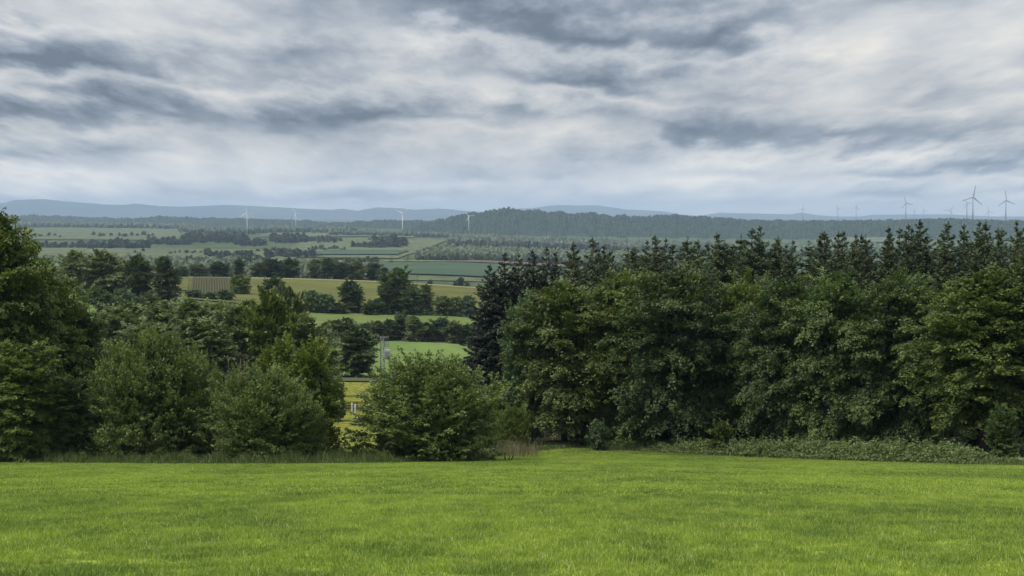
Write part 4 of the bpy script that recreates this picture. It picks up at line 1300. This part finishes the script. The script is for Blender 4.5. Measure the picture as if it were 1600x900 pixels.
# short grass of the meadow: tiles of blades repeated over the slope
def tile(name, seed, n, hmin, hmax, wdt, loc_px, loc_d, clump):
    rng = np.random.default_rng(seed)
    c = rng.uniform(-1.05, 1.05, (clump, 2))
    w_ = 0.25 + rng.random(clump) ** 2
    k = rng.integers(0, clump, n)
    p = np.where(rng.random(n)[:, None] < 0.6, c[k] + rng.normal(0, 0.11, (n, 2)), rng.uniform(-1.05, 1.05, (n, 2)))
    h = (hmin + (hmax - hmin) * rng.random(n) ** 1.5) * (0.7 + 0.45 * w_[k])
    tn = np.clip(rng.random(n) * 0.85 + 0.25 * (w_[k] - 0.6), 0, 0.97)
    tn[rng.random(n) < 0.02] = 1.0
    me = blades_mesh(name, np.stack([p[:, 0], p[:, 1], np.zeros(n)], 1), h, wdt * (0.6 + 0.8 * rng.random(n)), rng, 0.5, tn)
    me.materials.append(M['blades'])
    return me


pts, rots, ids, scl = [], [], [], []
rg = random.Random(31)
y = 9.0
while y < 150:
    stepy = 1.75
    half = 0.40 * y + 4
    x = -half
    while x < half + 1.75:
        xx, yy = x + rg.uniform(-.2, .2), y + rg.uniform(-.2, .2)
        pxx = 800 + F * xx / yy
        if yy < edge_d(pxx) + 0.5:
            e1 = float(height(xx + .5, yy) - height(xx - .5, yy)); e2 = float(height(xx, yy + .5) - height(xx, yy - .5))
            n_ = Vector((-e1, -e2, 1)).normalized()
            R_ = n_.to_track_quat('Z', 'Y').to_matrix() @ Matrix.Rotation(rg.random() * 6.283, 3, 'Z')
            pts.append((xx, yy, float(height(xx, yy)) + 0.05))
            rots.append(tuple(R_.to_euler()))
            ids.append(rg.randrange(3) + (0 if yy < 42 else 3))
            scl.append(rg.uniform(0.85, 1.25))
        x += stepy
    y += stepy
me = bpy.data.meshes.new('meadow_grass')
me.from_pydata(pts, [], [])
for nm, ty, key, dat in (('rot', 'FLOAT_VECTOR', 'vector', np.array(rots, np.float32).ravel()), ('idx', 'INT', 'value', np.array(ids, np.int32)),
                         ('scl', 'FLOAT', 'value', np.array(scl, np.float32))):
    at = me.attributes.new(nm, ty, 'POINT')
    at.data.foreach_set(key, dat)
grass = tag(new_obj('meadow_grass', me), 'short fresh green grass covering the foreground slope', 'grass', None, 'stuff')
tiles = []
for i in range(6):
    near = i < 3
    tm_ = tile('grass_tile', 200 + i, 4200 if near else 1500, 0.04 if near else 0.04, 0.115 if near else 0.11, 0.0105 if near else 0.030, 0, 0, 26)
    o = new_obj('grass_tuft', tm_, grass)
    p = G(700 + 40 * i, 34 + 6 * i)
    o.location = p + Vector((0, 0, 0.05)); o.rotation_euler = (-0.161, 0, 0)
    o['kind'] = 'stuff'
    tiles.append(o)
ng = bpy.data.node_groups.new('grass_scatter', 'GeometryNodeTree')
ng.interface.new_socket('Geometry', in_out='INPUT', socket_type='NodeSocketGeometry')
ng.interface.new_socket('Geometry', in_out='OUTPUT', socket_type='NodeSocketGeometry')
N_, L_ = ng.nodes, ng.links
gi = N_.new('NodeGroupInput'); go = N_.new('NodeGroupOutput')
iop = N_.new('GeometryNodeInstanceOnPoints')
jn = N_.new('GeometryNodeJoinGeometry')
for o in reversed(tiles):
    oi = N_.new('GeometryNodeObjectInfo'); oi.inputs['Object'].default_value = o; oi.inputs['As Instance'].default_value = True
    oi.transform_space = 'ORIGINAL'
    L_.new(oi.outputs['Geometry'], jn.inputs[0])


def named(nm, ty):
    nd = N_.new('GeometryNodeInputNamedAttribute'); nd.data_type = ty; nd.inputs['Name'].default_value = nm
    return nd.outputs[0]


L_.new(gi.outputs[0], iop.inputs['Points']); L_.new(jn.outputs[0], iop.inputs['Instance'])
iop.inputs['Pick Instance'].default_value = True
L_.new(named('idx', 'INT'), iop.inputs['Instance Index'])
e2r = N_.new('FunctionNodeEulerToRotation')
L_.new(named('rot', 'FLOAT_VECTOR'), e2r.inputs[0])
L_.new(e2r.outputs[0], iop.inputs['Rotation'])
L_.new(named('scl', 'FLOAT'), iop.inputs['Scale'])
L_.new(iop.outputs[0], go.inputs[0])
md = grass.modifiers.new('scatter', 'NODES'); md.node_group = ng

# ------------------------------------------------------------------ the air
hz = MB().box((0, 16000, 35), (80000, 36000, 530))
haze_m = bpy.data.materials.new('haze_air'); haze_m.use_nodes = True
t = NT(haze_m.node_tree)
pv = t.n('ShaderNodeVolumePrincipled', {'Color': (0.58, 0.77, 1.0), 'Density': HAZE_DENSITY, 'Anisotropy': 0.0})
t.n('ShaderNodeOutputMaterial', {'Volume': pv.outputs[0]})
tag(new_obj('haze', hz.mesh('haze'), None, haze_m), 'pale blue haze over the distant hills', 'haze', None, 'stuff')
